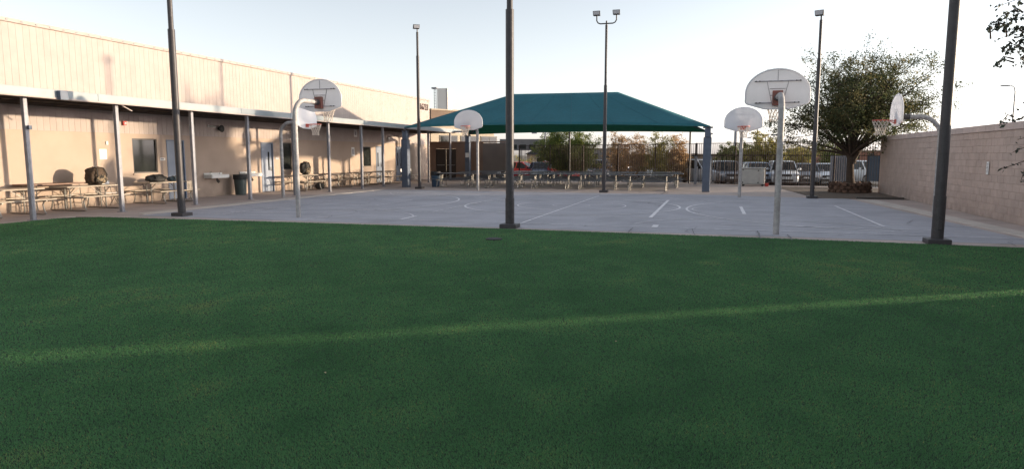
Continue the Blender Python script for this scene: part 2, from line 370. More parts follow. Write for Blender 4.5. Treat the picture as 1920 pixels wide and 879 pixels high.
# turf: base sheet and blades
TURF = [(-16.88, -14), (7.15, -14), (7.15, 14.32), (4, 14.42), (-4.5, 14.62), (-12, 14.42), (-15.6, 14.25), (-16.15, 14.18), (-16.6, 14.0), (-16.82, 13.6), (-16.88, 13.0)]
turf = struct('artificial_turf', MB().prism(TURF, -.25, .012), M['soil'])
def blades(n):
    cam2 = np.array([0., 0.])
    # constant density on screen: sample the distance so that near ground gets most blades
    d = 2.9 * (23.5 / 2.9) ** (RNG.random(n) ** .80)
    a = rad(90 + YAW) + (RNG.random(n) - .5) * rad(84)
    x = np.cos(a) * d; y = np.sin(a) * d
    k = (x < 7.1) & (y < 14.6 - .0018 * (x + 4.5) ** 2 * 1.6) & (y > -2) & (x > -16.86)
    k &= ~((x < -16.2) & (y > 14.15 + (x + 16.2) * .8)) & ~((x < -12) & (y > 14.42 + (x + 12) * .045))
    x, y, d = x[k], y[k], d[k]; n = len(x)
    th = RNG.random(n) * 2 * PI; hgt = (.009 + .008 * RNG.random(n)) * (1 + d * .015); wd = .0013 * (1 + d * .30) * (.7 + .6 * RNG.random(n))
    lean = RNG.normal(0, .007, (n, 2))
    # the pile is brushed in soft swathes
    sw = np.sin(x * 1.1 + .7 * np.sin(y * .9)) * .5 + np.sin(y * 1.9 + x * .4) * .5
    lean[:, 0] += .005 * sw
    v = np.zeros((n, 3, 3), np.float32)
    v[:, 0] = np.stack([x - np.cos(th) * wd, y - np.sin(th) * wd, np.full(n, .01)], 1)
    v[:, 1] = np.stack([x + np.cos(th) * wd, y + np.sin(th) * wd, np.full(n, .01)], 1)
    v[:, 2] = np.stack([x + lean[:, 0], y + lean[:, 1], .01 + hgt], 1)
    me = bpy.data.meshes.new('turf_blades'); me.vertices.add(n * 3); me.loops.add(n * 3); me.polygons.add(n)
    me.vertices.foreach_set('co', v.reshape(-1)); me.loops.foreach_set('vertex_index', np.arange(n * 3, dtype=np.int32))
    me.polygons.foreach_set('loop_start', np.arange(0, n * 3, 3, dtype=np.int32))
    me.update(calc_edges=True)
    def patches(sc_, k_, seed):
        g = np.random.default_rng(seed); o_ = np.zeros(n)
        for _ in range(k_):
            a_ = g.random() * 2 * PI; f_ = sc_ * (.6 + g.random() * .9)
            o_ += np.sin((x * math.cos(a_) + y * math.sin(a_)) * f_ + g.random() * 7 + 1.3 * np.sin((x * math.sin(a_ * 2) - y * math.cos(a_)) * f_ * .6))
        return o_ / k_ ** .5
    big, midp, sml = patches(1.1, 7, 1), patches(3.4, 9, 2), patches(9., 9, 3)
    tint = np.clip(.38 + .075 * big + .07 * midp + .07 * sml + RNG.normal(0, .075, n) + .35 * (RNG.random(n) > .96), 0, 1)
    at_ = me.attributes.new('tint', 'FLOAT', 'POINT'); at_.data.foreach_set('value', np.repeat(tint, 3).astype(np.float32))
    me.materials.append(L_TURF); return me
link('turf_blades', blades(1500000), kind='stuff', label='short green artificial turf blades across the foreground', category='turf')
m = MB(); m.lathe([(.0, 0), (.17, 0), (.17, .022), (.14, .03), (0, .03)], 24)
m.build('drain_cover', M['black'], loc=(-4.2, 12.65, .012), label='round black drain cover set in the turf near the middle pole', category='drain cover')

# ------------------------------------------------------------------ foliage helpers
def leaves_mesh(name, pts, size, m, tint, flat=.0, asp=2.2):
    """many small pointed leaves at pts"""
    n = len(pts); pts = np.asarray(pts, np.float32)
    u = RNG.normal(size=(n, 3)); u /= np.linalg.norm(u, axis=1)[:, None]
    t = RNG.normal(size=(n, 3)); w_ = np.cross(u, t); w_ /= np.linalg.norm(w_, axis=1)[:, None]
    s = size * (.6 + .8 * RNG.random(n))[:, None]
    a = pts - u * s * .5; b = pts + w_ * s / asp * .5; c = pts + u * s * .5; d = pts - w_ * s / asp * .5
    v = np.stack([a, b, c, d], 1).astype(np.float32)
    me = bpy.data.meshes.new(name); me.vertices.add(n * 4); me.loops.add(n * 4); me.polygons.add(n)
    me.vertices.foreach_set('co', v.reshape(-1)); me.loops.foreach_set('vertex_index', np.arange(n * 4, dtype=np.int32))
    me.polygons.foreach_set('loop_start', np.arange(0, n * 4, 4, dtype=np.int32)); me.update(calc_edges=True)
    at_ = me.attributes.new('tint', 'FLOAT', 'POINT'); at_.data.foreach_set('value', np.repeat(np.clip(tint, 0, 1), 4).astype(np.float32))
    me.materials.append(m); return me

def tree(name, label, cat, base, forks, tips, trunk_r, trunk_top, leaf_n, leaf_s, lm, spread=.30, twig=.5, group=None, droop=.15, seed=1, stems=None):
    """tips: end points of the limbs (relative); each limb carries twigs, the twigs carry the leaves"""
    rg = np.random.default_rng(seed); rn = random.Random(seed)
    t = thing(name, label, cat, base, group=group)
    tr = MB(); pts = []; tn = []
    tt = Vector(trunk_top)
    for st in (stems or [(Vector((0, 0, 0)), tt, trunk_r)]):
        a, b, r = Vector(st[0]), Vector(st[1]), st[2]
        mid = (a + b) / 2 + Vector((rn.uniform(-.1, .1), rn.uniform(-.1, .1), 0)) * r * 3
        tr.tube([a - Vector((0, 0, .1)), a + (b - a) * .08, mid, b], [r * 1.5, r * 1.1, r * .92, r * .72], 10)
    tr.build('trunk', M['bark'], t, smooth=True)
    lb = MB()
    per = max(1, leaf_n // max(1, len(tips)))
    for tip in tips:
        tip = Vector(tip); start = (stems[rn.randrange(len(stems))][1] if stems else tt); start = Vector(start)
        fk = start + (tip - start) * .45 + Vector((rn.gauss(0, .12), rn.gauss(0, .12), rn.gauss(.06, .1))) * (tip - start).length * .35
        lb.tube([start - Vector((0, 0, .03)), (start + fk) / 2 + Vector((0, 0, .04)), fk, tip], [trunk_r * .42, trunk_r * .3, trunk_r * .17, .008], 5, False)
        nt_ = 9
        for k in range(nt_):
            f = rn.uniform(.35, 1); p = (start + (fk - start) * (f * 2) if f < .5 else fk + (tip - fk) * (f * 2 - 1))
            d = Vector((rn.gauss(0, 1), rn.gauss(0, 1), rn.gauss(.15, .6))).normalized()
            d = (d + (tip - start).normalized() * .7).normalized(); ln = twig * rn.uniform(.5, 1.3)
            q = p + d * ln + Vector((0, 0, -droop * ln * ln))
            lb.tube([p, (p + q) / 2 + Vector((0, 0, .03)), q], [.012, .007, .003], 3, False)
            m_ = per // nt_
            ff = rg.random(m_) ** .7
            cen = np.array(p)[None] * (1 - ff[:, None]) + np.array(q)[None] * ff[:, None]
            off = rg.normal(size=(m_, 3)) * spread * (.35 + .65 * rg.random((m_, 1))) * np.array([1, 1, .7])
            pts.append(cen + off * (1.1 - .6 * ff[:, None]))
            base_t = rn.uniform(.05, .6); tn.append(base_t + rg.random(m_) * .4)
    lb.build('limbs', M['bark'], t)
    link('foliage', leaves_mesh('foliage', np.concatenate(pts), leaf_s, lm, np.concatenate(tn)), t)
    return t

def dome_tips(n, rx, ry, z0, z1, seed, fill=.55, cut=None):
    rn = random.Random(seed); out = []
    for i in range(n):
        a = 2 * PI * (i * .618 + rn.random() * .15); h = (i + .5) / n
        zz = z0 + (z1 - z0) * (h ** .85); e = math.sqrt(max(0.05, 1 - ((h - .32) / .72) ** 2))
        k = e * rn.uniform(fill, 1.0)
        out.append((math.cos(a) * rx * k, math.sin(a) * ry * k, zz * rn.uniform(.93, 1.05)))
    return out

# ------------------------------------------------------------------ block wall on the right
WX = 7.2
WT, CAPZ = 2.34, 2.53
wl = thing('block_wall', 'long tan block wall with a paler cap along the right side of the court', 'wall', (WX, 12.1, 0))
MB().box(.012, .22, 0, 21.9, -.1, WT).build('mortar_core', M['mortar'], wl)
CH = WT / 12
block_mesh = MB().box(0, .1, .006, .394, .006, CH - .005).mesh('block', M['block'], bevel=.004)
rest = MB()
Y0 = 12.1
cols = []
for r in range(12):
    off = .2 if r % 2 else 0
    y = -off
    while y < 21.9 - .01:
        a, b = max(y, 0), min(y + .4, 21.9)
        full = b - a > .39
        if full and 18.0 <= Y0 + a < 27.9:
            o = link('block', block_mesh, wl, (random.uniform(-.002, .003), a, r * CH))
        elif b - a > .03:
            j = random.uniform(-.002, .003)
            rest.box(j, .1, a + .006, b - .006, r * CH + .006, r * CH + CH - .005)
        y += .4
rest.build('block_field', M['block'], wl, kind='stuff')
capm = MB().box(-.035, .26, .004, .596, WT + .002, CAPZ).mesh('cap_stone', M['block_cap'], bevel=.008)
for i in range(36): link('cap_stone', capm, wl, (0, i * .6, 0))
MB().box(-.035, .26, 36 * .6 + .004, 21.9, WT + .002, CAPZ).build('cap_stone', M['block_cap'], wl)
w2 = thing('block_wall', 'nearer run of tan block wall beyond a narrow gap, beside the turf', 'wall', (WX, -14, 0))
mb = MB()
for r in range(12):
    off = .2 if r % 2 else 0; y = -off
    while y < 20.9 - .01:
        a, b = max(y, 0), min(y + .4, 20.9)
        if b - a > .03: mb.box(0, .1, a + .006, b - .006, r * CH + .006, r * CH + CH - .005)
        y += .4
MB().box(.012, .22, 0, 20.9, -.1, WT).build('mortar_core', M['mortar'], w2)
mb.build('block_field', M['block'], w2, kind='stuff'); MB().box(-.035, .26, 0, 20.9, WT + .002, CAPZ).build('cap_course', M['block_cap'], w2)
st = thing('light_slot_panels', 'raked stair panels added to shape the light streak, between the two runs of tan block wall', 'slot', (WX, 0, 0))  # added out of view: the slanted slot lets through the turf's sun streak
def raked(y0, y1, lo, hi):                   # prism in the wall plane between two height functions
    return MB().add([(x, y, z) for x in (.02, .14) for y, z in ((y0, lo(y0)), (y1, lo(y1)), (y1, hi(y1)), (y0, hi(y0)))], [(3,2,1,0),(4,5,6,7),(0,1,5,4),(1,2,6,5),(2,3,7,6),(3,0,4,7)])
za = lambda y: (11.61 - y) / 1.86; zb2 = lambda y: (11.99 - y) / 1.86
raked(6.9, 11.61, lambda y: -.1, za).build('slot_lower_panel', M['mortar'], st)
raked(6.9, 12.095, zb2, lambda y: 3.1).build('slot_upper_panel', M['mortar'], st)
MB().box(.0, 1.3, 6.9, 12.1, 3.102, 3.18).build('roof', M['roof_dark'], st)  # lid closing the top of the added slot panels
s = thing('wall_notice', 'small white notice fixed to the tan block wall at the right', 'sign', (WX - .02, 21.35, 1.18))
MB().box(-.012, .0, -.075, .075, 0, .34).build('plate', M['paper'], s)
mk = MB()
for i in range(7): mk.box(-.015, -.0125, -.05 + .01 * (i % 2), .05 - .02 * (i % 3), .05 + i * .038, .062 + i * .038)
mk.build('printing', M['ink'], s)

# ------------------------------------------------------------------ school building on the left
BX = -20.0
bl = thing('school_building', 'long cream block school building with fluted upper wall behind the walkway canopy', 'building', (BX, 8, 0))
BY1 = 45.45 - 8            # local end
OPEN = [  # y0, y1, z0, z1, kind (local y)
    (19.14 - 8, 20.25 - 8, 1.05, 2.30, 'w'), (20.70 - 8, 21.60 - 8, 0, 2.28, 'd'), (26.25 - 8, 27.15 - 8, 0, 2.28, 'd'),
    (27.87 - 8, 28.62 - 8, 1.0, 2.30, 'w'), (35.66 - 8, 36.6 - 8, 1.03, 2.2, 'w'), (37.2 - 8, 38.1 - 8, 0, 2.25, 'd'), (39.9 - 8, 40.8 - 8, 0, 2.25, 'd')]
ys = sorted({0, BY1} | {o[0] for o in OPEN} | {o[1] for o in OPEN}); zs = sorted({-.2, 2.46} | {o[2] for o in OPEN if o[2] > 0} | {o[3] for o in OPEN})
mb = MB()
for i in range(len(ys) - 1):
    col = []
    for j in range(len(zs) - 1):
        ym, zm = (ys[i] + ys[i+1]) / 2, (zs[j] + zs[j+1]) / 2
        if not any(o[0] < ym < o[1] and o[2] - .01 < max(zm, 0) < o[3] for o in OPEN): col.append((zs[j], zs[j+1]))
    mer = []
    for a, b in col:
        if mer and abs(mer[-1][1] - a) < 1e-6: mer[-1] = (mer[-1][0], b)
        else: mer.append((a, b))
    for a, b in mer: mb.box(-.22, 0, ys[i], ys[i+1], a, b)
mb.build('lower_wall', M['wall'], bl)
MB().box(-.22, -.006, 0, BY1, 2.461, 5.6).build('upper_wall', M['groove'], bl)
ribm = MB().box(-.05, .002, .003, .210, 2.463, 5.58).mesh('fluted_strip', M['rib'])
n = int(BY1 / .2128)
for i in range(n):
    link('fluted_strip', ribm, bl, (0, i * .2128, 0))
# coping with its row of little clips
MB().box(-.26, .06, -.02, BY1 + .02, 5.582, 5.70).build('coping', M['rib'], bl, bevel=.01)
clip = MB().box(.062, .082, -.03, .03, 5.62, 5.655).mesh('coping_clip', M['postmetal'])
for i in range(int(BY1 / .45)): link('coping_clip', clip, bl, (0, .2 + i * .45, 0))
MB().box(-11.9, -.24, 0, BY1 - .24, 5.2, 5.3).build('roof', M['roof_dark'], bl)
MB().box(-12, -.01, BY1 - .21, BY1, -.2, 5.581).build('end_wall', M['stucco_brown'], bl)
MB().box(-12, -.23, 0, .2, -.2, 5.58).build('end_wall', M['wall'], bl)
MB().box(-12.2, -11.9, 0, BY1, -.2, 5.58).build('rear_wall', M['wall'], bl)
def recess(o, i):
    y0, y1, z0, z1, k = o
    if k == 'w':
        fr = MB()
        t = .045
        fr.box(-.10, -.02, y0, y0 + t, z0, z1); fr.box(-.10, -.02, y1 - t, y1, z0, z1)
        fr.box(-.10, -.02, y0 + t, y1 - t, z0, z0 + t); fr.box(-.10, -.02, y0 + t, y1 - t, z1 - t, z1)
        f = fr.build('window_frame', M['frame_dark'], bl)
        MB().box(-.075, -.06, y0 + t, y1 - t, z0 + t, z1 - t).build('pane', M['glass'], f)
        MB().box(.0, .04, y0 - .03, y1 + .03, z0 - .06, z0 - .002).build('sill', M['wall'], f)
    else:
        fr = MB(); t = .05
        fr.box(-.13, .015, y0, y0 + t, 0.002, z1); fr.box(-.13, .015, y1 - t, y1, 0.002, z1); fr.box(-.13, .015, y0 + t, y1 - t, z1 - t, z1)
        f = fr.build('door_frame', M['frameblue'], bl)
        d = MB().box(-.10, -.05, y0 + t + .004, y1 - t - .004, .015, z1 - t - .004).build('door', M['doorblue'], f)
        yy = y0 + (.56 if i < 4 else .3)
        MB().box(-.049, -.042, yy, yy + .10, 1.0, 1.85).build('vision_panel', M['glass'], f)
        h = MB(); h.box(-.049, -.03, y1 - t - .12, y1 - t - .07, .95, 1.15); h.tube([(-.03, y1 - t - .095, 1.03), (.01, y1 - t - .095, 1.03), (.01, y1 - t - .2, 1.03)], .01, 6)
        h.build('handle', M['chrome'], f)
for i, o in enumerate(OPEN): recess(o, i)
# house number
cu = bpy.data.curves.new('num', 'FONT'); cu.body = '16733'; cu.size = .62; cu.extrude = .012; cu.space_character = 1.0
tmp = bpy.data.objects.new('num', cu); C.objects.link(tmp); bpy.context.view_layer.update()
nm = bpy.data.meshes.new_from_object(tmp); bpy.data.objects.remove(tmp)
nm.materials.clear(); nm.materials.append(mat('number_bronze', (.05, .02, .018), None))
o = link('house_number', nm, bl, (.035, 43.72 - 8, 4.90)); o.rotation_euler = (rad(90), 0, rad(90)); o.scale = (.92, 1, 1)

# things fixed to the wall
def wall_thing(name, label, cat, y, z): return thing(name, label, cat, (BX, y, z))
t = wall_thing('alarm_bell', 'red fire alarm box high on the cream wall left of the first window', 'alarm', 18.83, 2.74)
MB().box(.022, .08, -.07, .07, 0, .15).build('box', M['redbox'], t, bevel=.008); MB().lathe([(0, .081), (.045, .081), (.035, .1), (0, .1)], 16, (0, 0, .075), 'x').build('strobe', M['lamp_glass'], t)
t = wall_thing('security_camera', 'small white security camera under the canopy right of the leaning pole', 'camera', 22.95, 2.86)
MB().box(.02, .05, -.04, .04, -.02, .08).build('bracket', M['white'], t); MB().tube([(.05, 0, .03), (.16, .02, .02), (.30, .12, -.03)], [.02, .035, .035], 10).build('body', M['white'], t, smooth=True)
t = wall_thing('wall_speaker', 'round black horn speaker on the wall beside the security camera', 'speaker', 23.55, 2.80)
MB().lathe([(.06, .02), (.07, .06), (.12, .14), (.155, .18), (.15, .19), (.05, .12)], 22, ax='x').build('horn', M['black'], t, smooth=True)
t = wall_thing('notice_sheet', 'white sheet of paper taped to the sunlit wall above the camouflage bag', 'notice', 17.92, 1.56)
MB().box(.002, .006, -.14, .14, 0, .34).build('sheet', M['paper'], t)
mk = MB(); [mk.box(.0065, .0085, -.10, .10 - .03 * (i % 3), .05 + i * .04, .06 + i * .04) for i in range(6)]; mk.build('printing', M['boardback'], t)
t = wall_thing('light_switch_box', 'tiny white switch box on the wall above the paper sheet', 'switch', 18.08, 2.05)
MB().box(.002, .04, -.04, .04, 0, .12).build('box', M['paper'], t, bevel=.005)
def doorsign(y, z, w_, h_, label):
    t = wall_thing('door_sign', label, 'sign', y, z)
    MB().box(.002, .014, 0, w_, 0, h_).build('plate', M['paper'], t)
    mk = MB(); [mk.box(.0145, .017, .03 + k * .055, .065 + k * .055, h_ * .3, h_ * .7) for k in range(int((w_ - .05) / .055))]; mk.build('lettering', M['ink'], t)
doorsign(20.36, 1.5, .24, .10, 'small white room sign between the dark window and the first blue door')
doorsign(27.3, 1.5, .22, .10, 'small white room sign right of the second blue door')
t = wall_thing('notice_sheet', 'white notice high on the shaded wall left of the far window', 'notice', 34.6, 2.75); MB().box(.019, .026, 0, .36, 0, .42).build('sheet', M['paper'], t)
MB().box(.027, .029, .08, .26, .1, .3).build('printing', M['boardback'], t)
t = wall_thing('notice_sheet', 'tall paper notice at eye level on the shaded wall left of the far window', 'notice', 34.3, 1.65); MB().box(.002, .006, 0, .34, 0, .50).build('sheet', M['paper'], t)
MB().box(.0065, .009, .06, .27, .1, .4).build('printing', M['boardback'], t)
t = wall_thing('wall_light', 'small lamp box on the wall near the far blue door', 'light', 38.75, 2.65); MB().box(.02, .12, -.07, .07, 0, .18).build('housing', M['white'], t, bevel=.01)
for y, lab in ((26.6, 'thin conduit on the shaded wall right of the far door'),):
    pass
def sink(y, label):
    t = thing('drinking_fountain', label, 'drinking fountain', (BX, y, 0), group='wall drinking fountains')
    b = MB(); b.box(.002, .42, 0, 1.05, .76, .90); b.build('basin', M['white'], t, bevel=.02, seg=2)
    MB().box(.002, .05, .0, 1.05, .902, .97).build('backsplash', M['white'], t, bevel=.008)
    tr = MB(); tr.tube([(.2, .55, .76), (.2, .55, .62), (.2, .62, .57), (.16, .72, .6), (.1, .74, .66), (.01, .74, .66)], .025, 8); tr.build('drain_trap', M['black'], t, smooth=True)
    for yy in (.25, .8):
        tp = MB(); tp.tube([(.12, yy, .90), (.12, yy, 1.0), (.16, yy, 1.03), (.2, yy, 1.0)], .012, 6); tp.build('spout', M['chrome'], t, smooth=True)
    return t
sink(22.55, 'white wall basin left of the grey trash barrel'); sink(24.70, 'white wall basin partly behind the dark canopy post')

def barrel(loc, m, label, r=.27, h=.82):
    t = thing('trash_can', label, 'trash can', loc)
    MB().lathe([(0, .0), (r * .8, 0), (r * .82, .03), (r, h), (r * 1.06, h), (r * 1.06, h + .04), (r * .98, h + .045), (r * .95, h - .05), (r * .78, .04)], 28).build('can', m, t, smooth=True)
    MB().lathe([(r * 1.01, h - .16), (r * 1.075, h - .14), (r * 1.075, h + .05), (r * .93, h + .055), (r * .92, h - .08)], 28).build('liner_bag', M['black'], t, smooth=True)
    hb = MB()
    for sgn in (-1, 1): hb.tube([(sgn * r * 1.03, -.07, h - .08), (sgn * r * 1.2, -.05, h - .08), (sgn * r * 1.2, .05, h - .08), (sgn * r * 1.03, .07, h - .08)], .012, 6)
    hb.build('handles', M['black'], t)
barrel((-19.5, 24.15, 0), M['bin_green'], 'grey-green trash barrel between the two white basins')
barrel((-14.35, 33.3, 0), M['bin_blue'], 'dark blue trash barrel at the left end of the shaded tables', .25, .78)

# ------------------------------------------------------------------ covered walkway
cw = thing('walkway_canopy', 'steel walkway canopy with pale blue fascia running along the school building', 'canopy', (0, 0, 0))
FX = -16.85
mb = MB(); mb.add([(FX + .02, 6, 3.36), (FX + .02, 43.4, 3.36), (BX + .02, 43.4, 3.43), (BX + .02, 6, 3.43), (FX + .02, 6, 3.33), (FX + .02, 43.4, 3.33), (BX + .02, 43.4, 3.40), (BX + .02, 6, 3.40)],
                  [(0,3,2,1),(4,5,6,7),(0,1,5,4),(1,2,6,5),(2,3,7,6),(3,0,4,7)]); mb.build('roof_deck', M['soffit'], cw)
fm = MB().box(0, .045, .003, 3.0, 3.20, 3.42).mesh('fascia_panel', M['fascia'], bevel=.006)
for i in range(12): link('fascia_panel', fm, cw, (FX + .022, 6 + i * 3.003, 0))
MB().box(FX + .022, FX + .067, 42.05, 43.4, 3.20, 3.42).build('fascia_panel', M['fascia'], cw)
MB().box(BX + .1, FX + .02, 43.402, 43.447, 3.20, 3.42).build('fascia_panel', M['fascia'], cw)
MB().box(FX + .068, FX + .09, 6, 43.4, 3.175, 3.215).build('drip_edge', M['rib'], cw)
MB().box(-17.16, -17.04, 6, 43.3, 3.19, 3.325).build('edge_beam', M['postmetal'], cw)
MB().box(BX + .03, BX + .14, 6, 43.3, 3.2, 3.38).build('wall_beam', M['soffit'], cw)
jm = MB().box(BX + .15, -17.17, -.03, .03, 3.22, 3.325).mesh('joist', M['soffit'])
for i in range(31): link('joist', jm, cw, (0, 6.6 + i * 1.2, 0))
for px in (-17.9, -18.9): MB().box(px - .02, px + .02, 6, 43.3, 3.18, 3.218).build('conduit', M['soffit'], cw)
POSTY = [7.2, 10.15, 13.08, 15.85, 18.85, 21.7, 24.6, 27.3, 30.3, 32.6, 35.3, 38.6, 42.2]
pm = MB().box(-.055, .055, -.055, .055, .012, 3.19).mesh('post', M['postmetal'], bevel=.008)
bp = MB().box(-.10, .10, -.10, .10, 0, .014).mesh('base_plate', M['postmetal'])
for y in POSTY:
    p = link('post', pm, cw, (-17.1, y, 0)); link('base_plate', bp, p, (0, 0, 0))
p = link('post', pm, cw, (-15.95, 42.2, 0)); link('base_plate', bp, p)
MB().box(-17.0, -15.85, 42.1, 42.28, 3.20, 3.32).build('side_beam', M['postmetal'], cw)
ob = MB().box(FX + .07, FX + .20, 13.75, 13.98, 3.16, 3.40).build('scupper_box', M['pad'], cw, bevel=.008)
MB().box(-17.02, -16.94, 13.05, 13.13, 2.36, 2.46).build('junction_box', M['pad'], cw, bevel=.005)
MB().bar((-17.0, 15.95, 3.19), (-16.9, 16.25, 3.02), .03).build('brace', M['rib'], cw)

# ------------------------------------------------------------------ shade canopy
sh = thing('shade_canopy', 'big teal hip shaped fabric shade canopy over the picnic tables', 'canopy', (0, 0, 0))
FLc, FRc, BRc, BLc = Vector((-15.72, 32.45, 3.17)), Vector((-.22, 32.35, 3.02)), Vector((-.25, 42.0, 3.05)), Vector((-15.72, 42.0, 3.05))
RA, RB = Vector((-11.2, 37.3, 5.17)), Vector((-5.2, 37.3, 5.13))
def slope(c0, c1, r0, r1, bow, lift, nu=28, nv=12):
    mb = MB(); vs = []; cen = (FLc + BRc) / 2
    for j in range(nv + 1):
        for i in range(nu + 1):
            u, v = i / nu, j / nv; k = 4 * u * (1 - u)
            h = c0.lerp(c1, u); inw = (Vector((cen.x, cen.y, 0)) - Vector((h.x, h.y, 0)))
            e = (c1 - c0).normalized(); inw = inw - e * inw.dot(e); inw.normalize()
            h = h + inw * bow * k + Vector((0, 0, lift * k))
            p = h.lerp(r0.lerp(r1, u), v); p.z -= .10 * math.sin(PI * v) * k
            vs.append(p)
    fs = [(j * (nu + 1) + i, j * (nu + 1) + i + 1, (j + 1) * (nu + 1) + i + 1, (j + 1) * (nu + 1) + i) for j in range(nv) for i in range(nu)]
    mb.add(vs, fs); return mb
for args in ((FLc, FRc, RA, RB, .45, .15), (FRc, BRc, RB, RB, .9, .30), (BRc, BLc, RB, RA, .5, .10), (BLc, FLc, RA, RA, .9, .30)):
    o = slope(*args).build('fabric_panel', M['fabric'], sh, smooth=True)
    md = o.modifiers.new('thick', 'SOLIDIFY'); md.thickness = .006; md.offset = -1
for k in range(1, 7):
    u = k / 7; kk = 4 * u * (1 - u); sp = []
    for j in range(9):
        v = j / 8; h = FLc.lerp(FRc, u) + Vector((0, .45 * kk, .15 * kk)); p = h.lerp(RA.lerp(RB, u), v); p.z -= .10 * math.sin(PI * v) * kk; sp.append(p + Vector((0, -.004, .004)))
    MB().tube(sp, .012, 4).build('seam', M['fabric_seam'], sh)
hm = []
for i in range(25):
    u = i / 24; kk = 4 * u * (1 - u); hm.append(FLc.lerp(FRc, u) + Vector((0, .45 * kk, .15 * kk - .01)))
MB().tube(hm, .022, 6).build('hem_cable', M['fabric_seam'], sh, smooth=True)
# steel frame under the cloth
for a, b in ((RA, FLc), (RB, FRc), (RB, BRc), (RA, BLc)):
    MB().tube([a + Vector((0, 0, -.10)), b + Vector((0, 0, -.07))], .05, 8).build('rafter', M['pad'], sh, smooth=True)
MB().tube([RA + Vector((0, 0, -.1)), RB + Vector((0, 0, -.1))], .05, 8).build('ridge_beam', M['pad'], sh, smooth=True)
for c, big in ((FLc, 1), (FRc, 1), (BRc, 0), (BLc, 0)):
    s_ = .18 if big else .16
    x, y = c.x + (.0 if c.x < -8 else -.12), c.y + (.08 if big else -.08)
    col = MB().box(x - s_, x + s_, y - s_, y + s_, 0, 2.50).build('column', M['pad'], sh, bevel=.02)
    MB().box(x - .13, x + .13, y - .13, y + .13, 2.52, 2.98).build('neck', M['pad'], col, bevel=.012)
    br = MB(); br.box(x - .22, x + .22, y - .05, y + .05, 2.93, 3.0); br.box(x - .05, x + .05, y - .22, y + .22, 2.925, 2.995)
    br.box(x - .17, x + .17, y - .17, y + .17, 2.501, 2.52)
    br.build('bracket', M['polemetal'], col)
for px, py in ((-8.9, 42.2), (-1.45, 42.0)):
    MB().tube([(px, py, -.02), (px, py, 3.22)], .055, 10).build('back_prop', M['polemetal'], sh, smooth=True)
    MB().lathe([(.05, 0), (.16, .03), (.16, .05)], 14, (px, py, 3.17)).build('prop_head', M['galv'], sh)
t = thing('column_notice', 'white sheet posted on the back blue canopy column', 'notice', (-15.72, 41.745, 1.55)); MB().box(-.11, .11, -.012, -.002, 0, .30).build('sheet', M['paper'], t)

